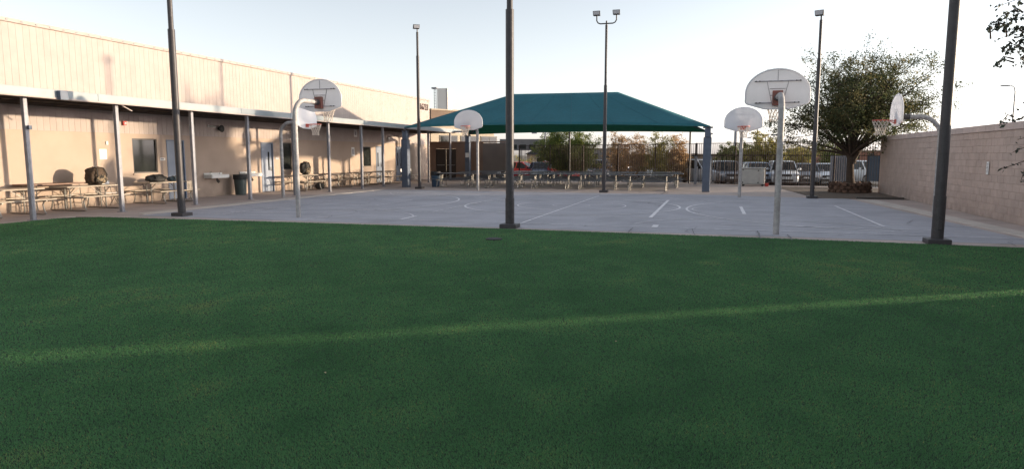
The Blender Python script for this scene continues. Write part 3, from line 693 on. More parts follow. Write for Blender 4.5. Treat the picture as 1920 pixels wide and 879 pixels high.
# ------------------------------------------------------------------ basketball hoops
BOLT = MB().lathe([(.016, -.02), (.016, 0)], 8, (0, 0, 0), 'y').mesh('bolt', M['polemetal'])
def fan(w_=1.37, h_=.89, n=26):
    """outline of a fan shaped board, origin at bottom centre"""
    pts = [(-.19 * w_, 0), (.19 * w_, 0), (w_ / 2 - .03, .12), (w_ / 2, .16), (w_ / 2, .36)]
    cx, a0 = 0, 0
    for i in range(1, n):
        a = PI * i / n; pts.append((w_ / 2 * math.cos(a), .36 + (h_ - .36) * math.sin(a)))
    pts += [(-w_ / 2, .36), (-w_ / 2, .16), (-w_ / 2 + .03, .12)]
    return pts
def make_hoop(label, loc, rz, zb=2.85, reach=1.25, bend=.45, pr=.065, zdrop=0.0, target=False):
    """pole at the origin, the arm reaches along local +Y; the board faces +Y"""
    t = thing('basketball_hoop', label, 'basketball hoop', loc, rz, group='basketball hoops round the court')
    arm = zb + .24
    pts = [(0, 0, -.05), (0, 0, .6), (0, 0, 1.6), (0, 0, arm - bend)]
    for k in range(1, 9):
        a = PI / 2 * k / 8; pts.append((0, bend * (1 - math.cos(a)), arm - bend + bend * math.sin(a)))
    pts.append((0, reach - .22, arm))
    MB().tube(pts, pr, 16).build('pole', M['galv'], t, smooth=True)
    MB().tube([(0, reach - .34, arm), (0, reach - .12, arm)], pr * 1.22, 14).build('sleeve', M['polemetal'], t, smooth=True)
    b = MB(); b.box(-.11, .11, reach - .14, reach - .03, zb + .07, zb + .40); b.build('mount_bracket', M['rust'], t, bevel=.006)
    ol = fan(); n = len(ol)
    bd = MB(); bd.add([(x, reach, zb + z) for x, z in ol] + [(x, reach + .018, zb + z) for x, z in ol],
                      [tuple(range(n)), tuple(reversed(range(n, 2 * n)))] + [(i, (i + 1) % n, n + (i + 1) % n, n + i) for i in range(n)])
    bo = bd.build('backboard', M['board'], t, bevel=.003)
    # rolled rim of the board
    rm = MB(); lp = [(x, reach - .006, zb + z) for x, z in ol]; rm.tube(lp + [lp[0]], .017, 6, False); rm.build('board_edge', M['board'], bo, smooth=True)
    rb = MB()
    for z, hw in ((.62, .50), (.135, .48)): rb.bar((-hw, reach - .018, zb + z), (hw, reach - .018, zb + z), .03, .022)
    for z, hw in ((.45, .17), (.30, .15)): rb.bar((-hw, reach - .012, zb + z), (hw, reach - .012, zb + z), .02, .016)
    for sx in (-1, 1): rb.bar((sx * .12, reach - .010, zb + .14), (sx * .23, reach - .010, zb + .61), .012, .012)
    rb.bar((0, reach - .010, zb + .63), (0, reach - .010, zb + .86), .012, .012)
    rb.build('stiffener', M['boardback'], bo)
    for z, hw in ((.62, .50), (.135, .48)):
        for sx in (-1, 1):
            for q in (0, .08): link('bolt', BOLT, bo, (sx * (hw - .03 - q), reach - .033, zb + z))
    # rim, plate and net
    zr = zb + .155; yc = reach + .018 + .15 + .225
    rp = MB(); rp.box(-.10, .10, reach + .019, reach + .03, zr - .11, zr + .02); rp.bar((-.06, reach + .03, zr - .01), (-.06, yc - .2, zr - .005), .02); rp.bar((.06, reach + .03, zr - .01), (.06, yc - .2, zr - .005), .02)
    rp.bar((-.05, reach + .03, zr - .09), (-.10, yc - .19, zr - .012), .012); rp.bar((.05, reach + .03, zr - .09), (.10, yc - .19, zr - .012), .012)
    ring = [(.225 * math.cos(2 * PI * k / 28), yc + .225 * math.sin(2 * PI * k / 28), zr) for k in range(29)]
    rp.tube(ring, .011, 6, False); ro = rp.build('rim', M['rim'], t, smooth=True)
    nt_ = MB(); S = 12; lv = [(.225, 0), (.20, -.08), (.165, -.16), (.135, -.25), (.12, -.34), (.135, -.42)]
    for k in range(S):
        for sgn in (-1, 1):
            pp = []
            for j, (r, z) in enumerate(lv):
                a = 2 * PI * (k + sgn * .5 * j) / S; pp.append((r * math.cos(a), yc + r * math.sin(a), zr - .01 + z))
            nt_.tube(pp, .0065, 4, False)
    nt_.build('net', M['net'], ro)
    return t
make_hoop('nearest left basketball hoop seen from behind, rusty bracket, in front of the school wall', (-10.87, 15.75, 0), 0, 2.95)
make_hoop('nearest right basketball hoop seen from behind, standing at the turf edge', (1.32, 15.3, 0), 0, 2.75)
make_hoop('far left basketball hoop facing the camera in front of the teal canopy', (-10.94, 30.5, 0), PI, 2.86)
make_hoop('far right basketball hoop facing the camera in front of the iron fence', (1.01, 28.55, 0), PI, 2.62)
make_hoop('right side basketball hoop with bent pole seen from the side against the tree', (6.14, 21.92, 0), PI / 2, 2.55, 1.15, .55)
make_hoop('left side basketball hoop facing right beside the walkway canopy', (-16.55, 23.0, 0), -PI / 2, 2.74, 1.2, .45)

# ------------------------------------------------------------------ light poles
def flood(parent, x, y, z, rz, tilt=25):
    mb = MB(); mb.add([(-.15, -.11, 0), (.15, -.11, 0), (.15, .11, .02), (-.15, .11, .02), (-.17, -.14, .21), (.17, -.14, .21), (.13, .09, .17), (-.13, .09, .17)],
                      [(0,3,2,1),(4,5,6,7),(0,1,5,4),(1,2,6,5),(2,3,7,6),(3,0,4,7)])
    o = mb.build('floodlight', M['polemetal'], parent, bevel=.012); o.location = (x, y, z); o.rotation_euler = (0, 0, rz)
    g = MB().add([(-.125, -.1465, .035), (.125, -.1465, .035), (.14, -.1665, .18), (-.14, -.1665, .18)], [(0,1,2,3)])
    g.v = [(a, b + .02 if False else b - .0 , c) for a, b, c in g.v]
    go = g.build('lens', M['lamp_glass'], o)
def light_pole(label, x, y, h, kind, r=.09, steps=(.62, 5.0), near=False, rz=0):
    t = thing('light_pole', label, 'light pole', (x, y, 0), group='dark light poles round the court')
    b = .2 if near else .19
    MB().box(-b, b, -b, b, 0, .10).build('base_cover', M['polemetal'], t, bevel=.012)
    MB().tube([(0, 0, .09), (0, 0, steps[0])], r * 1.12, 18).build('lower_sleeve', M['polemetal'], t, smooth=True)
    MB().tube([(0, 0, steps[0] - .01), (0, 0, steps[1])], r, 18).build('lower_shaft', M['polemetal'], t, smooth=True)
    MB().tube([(0, 0, steps[1] - .01), (0, 0, h)], r * .74, 16).build('upper_shaft', M['polemetal'], t, smooth=True)
    if near:
        MB().box(-.035, .035, -r * 1.12 - .012, -r * 1.12 + .02, .28, .46).build('access_cover', M['polemetal'], t, bevel=.006)
    a = MB()
    if kind == 2:
        a.tube([(0, 0, h - .03), (0, 0, h + .18)], .035, 8)
        for s in (-1, 1):
            a.tube([(0, 0, h + .06), (s * .28, 0, h + .06), (s * .38, 0, h + .10), (s * .44, 0, h + .2), (s * .44, 0, h + .42)], .028, 8)
        a.build('arm', M['polemetal'], t, smooth=True)
        for s in (-1, 1): flood(t, s * .44, 0, h + .40, 0)
    else:
        a.tube([(0, 0, h - .03), (0, 0, h + .16)], .03, 8); a.build('arm', M['polemetal'], t, smooth=True)
        flood(t, -.06, 0, h + .14, rz)
    return t
light_pole('left foreground light pole with sunlit middle in front of the walkway', -14.3, 15.22, 8.0, 1, .092, (.50, 5.1), True)
light_pole('middle foreground light pole standing at the turf edge', -4.57, 14.96, 8.0, 2, .095, (.70, 4.98), True)
light_pole('right foreground light pole beside the tan block wall', 4.18, 14.65, 8.0, 1, .095, (.92, 5.0), True)
light_pole('far light pole with one floodlight before the blue canopy column', -14.33, 31.2, 7.75, 1, .075, (3.4, 6.6), rz=rad(35))
light_pole('far light pole with twin floodlights on a curved arm', -4.81, 30.5, 7.45, 2, .075, (3.3, 4.82), rz=0)
light_pole('far light pole with one floodlight in front of the tree', 3.74, 28.7, 6.85, 1, .075, (2.9, 5.4), rz=rad(-20))

# ------------------------------------------------------------------ picnic tables
def make_table(label, loc, rz, top='table_tan', length=1.85, group=None):
    """table whose length runs along local Y"""
    t = thing('picnic_table', label, 'picnic table', loc, rz, group=group)
    hl = length / 2
    MB().box(-.37, .37, -hl, hl, .715, .755).build('table_top', M[top], t, bevel=.012)
    for s in (-1, 1): MB().box(s * .68 - .125, s * .68 + .125, -hl, hl, .425, .46).build('bench', M[top], t, bevel=.01)
    for s in (-1, 1):
        y = s * (hl - .30); f = MB()
        f.tube([(-.70, y, .42), (-.62, y, .30), (-.66, y, .12), (-.72, y, .035), (-.62, y, .022), (.62, y, .022), (.72, y, .035), (.66, y, .12), (.62, y, .30), (.70, y, .42)], .021, 8)
        for sx in (-1, 1):
            f.tube([(sx * .10, y, .03), (sx * .10, y, .71)], .021, 8)
            f.tube([(sx * .12, y, .55), (sx * .30, y, .705)], .014, 6)
        f.tube([(-.78, y, .405), (.78, y, .405)], .018, 6)
        f.build('end_frame', M['tube'], t, smooth=True)
    b = MB(); b.tube([(0, -(hl - .30), .40), (0, hl - .30, .40)], .016, 6); b.tube([(0, -(hl - .32), .42), (0, -.15, .70)], .012, 6); b.tube([(0, hl - .32, .42), (0, .15, .70)], .012, 6)
    b.build('brace', M['tube'], t, smooth=True)
    return t
GL = 'picnic tables under the walkway canopy'
make_table('pale picnic table at the left edge of the photo in front of the sunlit wall', (-19.0, 13.75, 0), 0, group=GL)
make_table('pale picnic table carrying the large camouflage bag', (-18.95, 16.25, 0), 0, group=GL)
make_table('pale picnic table holding the long black bag under the dark window', (-19.05, 19.45, 0), 0, group=GL)
make_table('tan picnic table between the second blue door and the round backpack', (-19.1, 28.0, 0), 0, group=GL)
make_table('shaded picnic table right of the round backpack, behind a canopy post', (-19.1, 30.9, 0), 0, 'table_top', group=GL)
make_table('picnic table left of the far window, one canopy bay on', (-19.0, 33.6, 0), 0, 'table_top', group=GL)
make_table('picnic table directly under the far window', (-18.9, 36.2, 0), 0, 'table_top', group=GL)
GS = 'grey picnic tables under the teal shade canopy'
ords = ['first', 'second', 'third', 'fourth', 'fifth']
XS = [-13.15, -10.45, -7.95, -5.55, -3.05]
first = None
for r, (yy, rn_, sh_) in enumerate(((33.35, 'front', 0), (36.0, 'middle', .35), (38.7, 'back', .1))):
    for i, x in enumerate(XS):
        lab = '%s grey picnic table from the left in the %s row under the teal canopy' % (ords[i], rn_)
        L_ = (x + sh_, yy - (.45 if (r == 0 and i == 4) else 0), 0)
        if first is None: first = make_table(lab, L_, PI / 2, 'table_grey', 2.35, GS)
        else: dup(first, L_, PI / 2 + random.uniform(-.02, .02), lab, GS)

def folding_table(label, loc, rz):
    t = thing('folding_table', label, 'folding table', loc, rz)
    MB().box(-.38, .38, -.92, .92, .80, .84).build('table_top', M['table_brown'], t, bevel=.01)
    lg = MB()
    for sy in (-1, 1):
        for sx in (-1, 1): lg.tube([(sx * .30, sy * .70, .80), (sx * .32, sy * .76, .0)], .014, 6)
        lg.tube([(-.32, sy * .74, .2), (.32, sy * .74, .2)], .012, 6)
    lg.build('legs', M['tube'], t)
    return t
folding_table('brown folding table standing between the two leftmost picnic tables', (-19.55, 15.6, 0), 0)

def lump(loc_s, sx, sy, sz, seed, n=3, amp=.18):
    """soft lumpy bag body"""
    bm = bmesh.new(); bmesh.ops.create_icosphere(bm, subdivisions=4, radius=1)
    from mathutils import noise
    for v in bm.verts:
        c = v.co; p = Vector([math.copysign(abs(k) ** .86, k) for k in c])
        d = 1 + amp * noise.noise(c * 1.7 + Vector((seed, 0, 0))) + amp * .5 * noise.noise(c * 4.5 + Vector((0, seed, 0)))
        v.co = Vector((p.x * sx * d, p.y * sy * d, max(-sz * .92, p.z * sz * d) + sz * .92))
    me = bpy.data.meshes.new('bag'); bm.to_mesh(me); bm.free()
    me.polygons.foreach_set('use_smooth', [True] * len(me.polygons)); return me
def bag(name, label, cat, loc, size, m, seed, parts=()):
    t = thing(name, label, cat, loc)
    me = lump(None, *size, seed); me.materials.append(M[m]); link('bag_body', me, t)
    sx, sy, sz = size
    for k in (-1, 1):
        MB().tube([(sx * .8, k * sy * .45, sz * .4), (sx * 1.12, k * sy * .5, sz * 1.1), (sx * .8, k * sy * .4, sz * 1.8), (0, k * sy * .3, sz * 1.95)], .018, 6).build('strap', M['bag_dark'], t, smooth=True)
    pm_ = lump(None, sx * .35, sy * .6, sz * .5, seed + 5); pm_.materials.append(M[m if not parts else parts[0]]); link('pocket', pm_, t, (sx * .85, 0, sz * .1))
    MB().tube([(sx * .1, -sy * .7, sz * 1.78), (sx * .1, 0, sz * 2.0), (sx * .1, sy * .7, sz * 1.74)], .009, 5).build('zip', M['tube'], t)
    return t
bag('camouflage_bag', 'large rounded brown and camouflage bag on the picnic table in the sun', 'bag', (-19.1, 16.78, .757), (.26, .33, .29), 'bag_brown', 3, ('bag_camo',))
bag('duffel_bag', 'long black duffel bag lying on the picnic table under the dark window', 'bag', (-19.05, 19.15, .757), (.2, .42, .13), 'bag_dark', 8)
bag('cloth_bag', 'small blue-grey cloth bag beside the black duffel bag', 'bag', (-19.0, 19.92, .757), (.16, .24, .09), 'bag_blue', 12)
bag('round_backpack', 'round dark backpack with pale strap propped on the bench by the wall', 'backpack', (-19.25, 28.55, .757), (.2, .32, .32), 'bag_dark', 17, ('bag_camo',))
bag('floor_bag', 'small dark bag slumped on the ground below the round backpack', 'bag', (-19.1, 29.55, .0), (.18, .25, .15), 'bag_dark', 21)
t = thing('towel', 'pale cloth hanging over the end of the table with the black bag', 'towel', (-18.66, 20.1, .757))
mb = MB(); vs = []
for i in range(13):
    for j in range(9):
        yy = i / 12 * .34; dz = j / 8 * .42; vs.append((.045 + .025 * math.sin(i * 1.3 + j * .3), yy, -dz if j else .006))
mb.add(vs, [(i * 9 + j, i * 9 + j + 1, (i + 1) * 9 + j + 1, (i + 1) * 9 + j) for i in range(12) for j in range(8)])
o = mb.build('cloth', M['table_tan'], t, smooth=True); md = o.modifiers.new('t', 'SOLIDIFY'); md.thickness = .006

def folding_chair(label, loc, rz):
    t = thing('folding_chair', label, 'chair', loc, rz, group='folding chairs by the wall')
    MB().box(-.20, .20, -.20, .20, .44, .455).build('seat', M['white'], t, bevel=.006)
    MB().box(-.21, .21, .22, .24, .66, .84).build('backrest', M['white'], t, bevel=.008)
    for s in (-1, 1):
        MB().tube([(s * .22, .27, .86), (s * .22, .16, .45), (s * .22, -.24, .0)], .012, 6).build('leg', M['tube'], t, smooth=True)
        MB().tube([(s * .20, -.16, .44), (s * .20, .26, .0)], .012, 6).build('leg', M['tube'], t, smooth=True)
    return t
folding_chair('pale folding chair in front of the far blue doors, nearer one', (-18.6, 38.4, 0), rad(70))
folding_chair('pale folding chair beside the canopy column, farther one', (-18.5, 39.5, 0), rad(110))
folding_chair('folding chair behind the camouflage bag next to the canopy post', (-19.5, 17.55, 0), rad(80))

# ------------------------------------------------------------------ enclosure wall with dark doors
ew = thing('enclosure_wall', 'brown block wall with dark double doors behind the shaded tables', 'wall', (-18.95, 43.0, 0))
mb = MB(); mb.box(0, .45, 0, .2, -.1, 2.55); mb.box(1.95, 3.9, 0, .2, -.1, 2.55); mb.box(.45, 1.95, 0, .2, 2.13, 2.55); mb.build('brown_wall', M['brownwall'], ew)
MB().box(3.902, 5.75, 0, .2, -.1, 2.50).build('grey_wall', M['greywall'], ew)
MB().box(-.02, 5.78, -.03, .23, 2.551, 2.62).build('coping', M['brownwall'], ew, bevel=.008)
for i, x in enumerate((.45, 1.21)):
    d = MB().box(x + .005, x + .735, .05, .10, .01, 2.12).build('door', M['darkdoor'], ew)
    MB().tube([(x + .08, .02, 1.02), (x + .66, .02, 1.02)], .02, 6).build('push_bar', M['galv'], d)
MB().box(5.40, 5.76, -.03, -.002, 0, 2.5).build('pier', M['greywall'], ew)

# ------------------------------------------------------------------ iron fence and gate
def fence(label, name, cat, p0, p1, h=2.42, z0=.0, step=.118, posts=2.4, mid=None, m='iron'):
    p0 = Vector((*p0, 0)); p1 = Vector((*p1, 0)); L_ = (p1 - p0).length; rz = math.atan2(p1.y - p0.y, p1.x - p0.x)
    t = thing(name, label, cat, p0, rz)
    for z in ([.14, h - .035] + ([mid] if mid else [])):
        MB().box(0, L_, -.018, .018, z0 + z, z0 + z + .035).build('rail', M[m], t)
    pk = MB().box(-.010, .010, -.010, .010, z0 + .06, z0 + h - .036).mesh('picket', M[m])
    n = int(L_ / step)
    for i in range(n): 
        o = link('picket', pk, t, (.06 + i * step, .0, 0))
    ps = MB().box(-.027, .027, -.027, .027, -.1, z0 + h + .02).mesh('post', M[m])
    k = max(1, round(L_ / posts))
    for i in range(k + 1): link('post', ps, t, (L_ * i / k, .0, 0))
    return t
fence('long dark iron fence in front of the bushes behind the shaded tables', 'iron_fence', 'fence', (-13.15, 45.3), (-1.1, 41.7), 2.38)
fence('dark iron fence with a middle rail behind the white storage bin', 'iron_fence', 'fence', (-1.05, 41.6), (3.35, 40.0), 2.40, mid=1.66)
fence('iron fence section behind the tree and planter', 'iron_fence', 'fence', (3.4, 39.9), (8.75, 37.7), 2.44, mid=1.66)
g = fence('short iron rolling gate standing behind the tall fence', 'iron_gate', 'gate', (-.6, 42.15), (5.3, 40.0), 1.72, step=.15)
for k, px in enumerate((1305, 1333)):
    x, y = at(px, 39.0)
    t = thing('gate_post', ['square steel gate post left of the right canopy column', 'square steel gate post right of the right canopy column'][k], 'post', (x, y, 0))
    MB().box(-.075, .075, -.075, .075, 0, 1.6).build('shaft', M['postmetal'], t, bevel=.01); MB().box(-.085, .085, -.085, .085, 1.601, 1.65).build('cap', M['postmetal'], t)

# white storage bin on casters
x, y = at(1414, 37.2)
t = thing('storage_bin', 'white wheeled storage bin standing in front of the iron fence', 'storage bin', (x, y, 0), rad(-6))
bm_ = M['bin_white'] = mat('grey_white_plastic', (.50, .49, .46), (.44, .43, .41), 5, .5, coord='Object')
MB().box(-.60, .60, -.36, .36, .10, .96).build('body', bm_, t, bevel=.035, seg=2)
MB().box(-.62, .62, -.38, .38, .962, 1.02).build('lid', bm_, t, bevel=.02)
MB().box(.36, .52, -.385, -.361, .14, .92).build('front_rib', bm_, t, bevel=.01)
for sx in (-1, 1):
    for sy in (-1, 1): MB().lathe([(.0, -.02), (.05, -.02), (.05, .02), (0, .02)], 12, (sx * .5, sy * .28, .05), 'y').build('caster', M['black'], t)
lt = MB()
for xx, zz in ((-.52, .9), (.28, .86), (-.52, .2), (.28, .2)): lt.box(xx - .03, xx + .03, -.375, -.361, zz - .03, zz + .03)
lt.build('latch', M['black'], t)
x, y = at(1440, 36.6)
t = thing('red_crate', 'small red crate on the ground right of the white storage bin', 'crate', (x, y, 0)); MB().box(-.09, .09, -.09, .09, 0, .16).build('box', M['redbox'], t, bevel=.01)
MB().box(-.1, .1, -.1, .1, .161, .18).build('lid', M['redbox'], t)

# ------------------------------------------------------------------ stone planter with tree
PX, PY = 6.0, 33.9
pl = thing('stone_planter', 'round raised planter of rough brown stones around the tree', 'planter', (PX, PY, 0))
MB().lathe([(0, -.05), (.72, -.05), (.72, .43), (0, .43)], 30).build('soil', M['dirt'], pl)
for r in range(3):
    nst = 19
    for i in range(nst):
        a = 2 * PI * (i + .5 * (r % 2)) / nst + random.uniform(-.03, .03)
        bm = bmesh.new(); bmesh.ops.create_cube(bm, size=1)
        wd = 2 * PI * .80 / nst * random.uniform(.86, .98)
        for v in bm.verts:
            v.co = Vector((v.co.x * .20 + random.uniform(-.03, .03), v.co.y * wd + random.uniform(-.03, .03), v.co.z * .17 + random.uniform(-.022, .022)))
        bmesh.ops.bevel(bm, geom=list(bm.edges), offset=.04, segments=2, affect='EDGES')
        me = bpy.data.meshes.new('stone'); bm.to_mesh(me); bm.free(); me.materials.append(M['stone'])
        o = link('stone', me, pl, (.80 * math.cos(a), .80 * math.sin(a), .08 + r * .155)); o.rotation_euler = (0, 0, a)

tips = []
rn = random.Random(5)
for i in range(74):
    a = 2 * PI * i * .618; h = (i + .5) / 74
    e = math.sin(PI * min(1, .22 + .78 * h) ** .9) ** .5 if h < 1 else 0
    k = rn.uniform(.45, 1.0)
    tips.append((math.cos(a) * 3.6 * e * k + .25, math.sin(a) * 3.3 * e * k, 2.3 + 3.2 * h ** .9 + rn.uniform(-.2, .35)))
# a few long lean shoots that break the outline
for dx, dz in ((-1.9, 5.9), (-1.0, 5.8), (.2, 5.9), (1.9, 5.4), (3.0, 4.9), (3.6, 4.2), (3.9, 3.7), (-3.3, 3.6), (-3.7, 2.8), (-3.9, 2.2), (-3.4, 1.9), (-2.8, 2.0), (3.3, 5.3), (-2.9, 4.7), (.9, 5.5), (3.6, 3.0), (2.9, 3.4)):
    tips.append((dx + .1, rn.uniform(-1, 1), dz))
tree('shade_tree', 'broad dark green tree with lacy outline growing from the stone planter', 'tree', (PX, PY, .45), None, tips, .17, (.05, 0, 1.35), 62000, .09, L_TREE, .31, .9, seed=11, droop=.1,
     stems=[((0, 0, 0), (-.05, 0, 1.25), .17), ((-.03, 0, 1.0), (-.62, .1, 2.25), .10), ((.05, 0, 1.0), (.85, -.1, 2.5), .10), ((0, .05, 1.1), (.1, .3, 2.4), .09)])
# fallen leaves / ground cover beside the planter
# ------------------------------------------------------------------ bushes and trees beyond the fence
def bush(label, px, d, rx, z1, n, lm, leaf_s=.09, name='bush', cat='bush', seed=1, z0=.3, ry=None, spread=.3, group='bushes behind the iron fence', nt=26, r=.07):
    x, y = at(px, d)
    tree(name, label, cat, (x, y, -.15), None, dome_tips(nt, rx, ry or rx * .7, z0, z1, seed), r, (0, 0, .35 if z1 < 4.5 else 1.2), n, leaf_s, lm, spread, .45, group=group, seed=seed)
bush('dense green bushy tree behind the iron fence, left of the twin floodlight pole', 1068, 48.5, 2.55, 3.6, 60000, L_GREEN, .10, 'leafy_tree', 'tree', 21, z0=1.1, nt=60, r=.12)
bush('dry brown see-through bush just right of the twin floodlight pole', 1160, 48.0, 1.0, 3.6, 8000, L_BROWN, .10, seed=22, spread=.22)
bush('dry brown bush in the middle of the fenced hedge', 1198, 47.6, .9, 3.4, 9500, L_BROWN, .10, seed=23, spread=.22)
bush('yellowish bush toward the right end of the fenced hedge', 1236, 46.8, 1.05, 3.5, 11000, L_YEL, .10, seed=24, spread=.24)
bush('brown twiggy bush at the right end of the hedge, left of the silver pickup', 1270, 46.4, .9, 3.3, 9500, L_BROWN, .10, seed=25, spread=.22)
bush('low yellow-green bush beside the blue column at the fence start', 985, 60.0, 1.6, 1.7, 2500, L_YEL, .10, seed=26, nt=14)
bush('wide olive tree crown beyond the parked cars, behind the far right hoop', 1383, 70.0, 2.6, 3.0, 20000, L_GREEN, .16, 'leafy_tree', 'tree', 27, z0=1.0, nt=34, r=.12, group='trees beyond the parking lot')
bush('yellow-green tree beyond the white storage bin', 1432, 68.0, 2.4, 3.9, 20000, L_YEL, .16, 'leafy_tree', 'tree', 28, z0=1.0, nt=34, r=.12, group='trees beyond the parking lot')
bush('low green tree above the white suv', 1492, 74.0, 2.6, 2.9, 14000, L_YEL, .15, 'leafy_tree', 'tree', 29, z0=.8, nt=28, r=.1, group='trees beyond the parking lot')
bush('small green tree left of the planter tree trunk', 1562, 66.0, 1.9, 3.3, 13000, L_GREEN, .15, 'leafy_tree', 'tree', 30, z0=.8, nt=28, r=.1, group='trees beyond the parking lot')
bush('distant green tree beside the grey carport', 1030, 85.0, 2.6, 4.6, 6000, L_GREEN, .18, 'leafy_tree', 'tree', 31, z0=1.0, nt=28, r=.12, group='trees beyond the parking lot')

# tree whose branches hang into the right edge: its trunk stands outside the frame by the wall
NX, NY = 5.35, 5.9
def along(px, py, d):
    p = rad(PITCH); u = (px - 960) / FPX; v = (py - 439.5) / FPX
    f = math.cos(p) - v * math.sin(p); z = -math.sin(p) - v * math.cos(p)
    return (u * CY - f * SYW) * d, (f * CY + u * SYW) * d, H + z * d
def near_tips():
    out = []
    for px, py, d in ((1862, 16, 8.2), (1895, 40, 8.3), (1915, 8, 8.4), (1900, 70, 8.1), (1862, 78, 8.2), (1910, 95, 8.3), (1918, 60, 8.4), (1905, 118, 8.2), (1930, 40, 8.5), (1925, 90, 8.4),
                      (1912, 205, 7.6), (1885, 230, 7.6), (1900, 285, 7.5), (1875, 318, 7.5), (1925, 250, 7.6), (1925, 190, 7.7), (1908, 262, 7.6)):
        x, y, z = along(px, py, d); out.append((x - NX, y - NY, z))
    return out
tr = thing('overhanging_tree', 'thin leafy branches hanging in from the right edge over the block wall', 'tree', (NX, NY, 0))
tk = MB(); tk.tube([(0, 0, -.1), (0, 0, .8), (.05, .1, 1.6), (.0, .2, 2.4)], [.16, .13, .11, .09], 10); tk.build('trunk', M['bark'], tr, smooth=True)
lb = MB(); pts = []; tn = []; rn = random.Random(3)
start = Vector((0, .2, 2.3))
def sprig(a, b, nl, lf=1.0):
    mid = (a + b) / 2 + Vector((rn.uniform(-.05, .05), rn.uniform(-.05, .05), .08))
    lb.tube([a, mid, b], [.012, .007, .0025], 4, False)
    for k in range(nl):
        f = rn.uniform(.35, 1.03); p = (a + (mid - a) * f * 2 if f < .5 else mid + (b - mid) * (f * 2 - 1))
        o_ = Vector((rn.gauss(0, 1), rn.gauss(0, 1), rn.gauss(0, 1))).normalized() * rn.uniform(.01, .045)
        pts.append(tuple(p + o_)); tn.append(rn.random())
for i, tip in enumerate(near_tips()):
    tip = Vector(tip); hub = Vector((.9, 2.1, 4.0 if tip.z > 2.6 else 2.55))
    lb.tube([start, (start + hub) / 2 + Vector((0, 0, .2)), hub], [.03, .022, .014], 5, False) if i in (0, 10) else None
    back = tip + (hub - tip) * .30 + Vector((rn.uniform(-.08, .08), rn.uniform(-.1, .1), rn.uniform(-.08, .08)))
    lb.tube([hub, back], [.012, .008], 4, False); sprig(back, tip, 34 if tip.z > 2.6 else 18)
    for q in range(5 if tip.z > 2.6 else 2):
        s0 = back + (tip - back) * rn.uniform(.1, .8); s1 = s0 + Vector((rn.gauss(0, .10), rn.gauss(0, .10), rn.gauss(-.02, .12)))
        sprig(s0, s1, 18 if tip.z > 2.6 else 9)
for px, py, d, nn, sg in ((1908, 78, 8.2, 210, .14), (1898, 60, 8.3, 84, .12), (1918, 105, 8.2, 98, .10), (1916, 30, 8.3, 56, .12), (1914, 222, 7.6, 28, .10)):
    cx_, cy_, cz_ = along(px, py, d)
    cc = Vector((cx_ - NX, cy_ - NY, cz_))
    for k in range(nn // 14):
        a = cc + Vector((rn.gauss(0, sg), rn.gauss(0, sg), rn.gauss(0, sg * .8))); b = a + Vector((rn.gauss(-.05, .09), rn.gauss(0, .09), rn.gauss(-.02, .07))); sprig(a, b, 14)
    lb.tube([Vector((.9, 2.1, cz_ + .25)), cc + Vector((.25, -.2, .1)), cc], [.014, .009, .005], 5, False)
# crown above and beside the frame
for i in range(40):
    a = 2 * PI * rn.random(); r_ = rn.uniform(.3, 1.7); tip = Vector((.9 + math.cos(a) * r_, .6 + math.sin(a) * r_ * .7, 3.2 + rn.random() * 2.0)); hub = Vector((.5, .6, 3.4))
    sprig(hub, tip, 60)
lb.build('limbs', M['bark'], tr)
link('foliage', leaves_mesh('foliage', np.array(pts), .055, L_NEAR, np.array(tn), asp=1.9), tr)

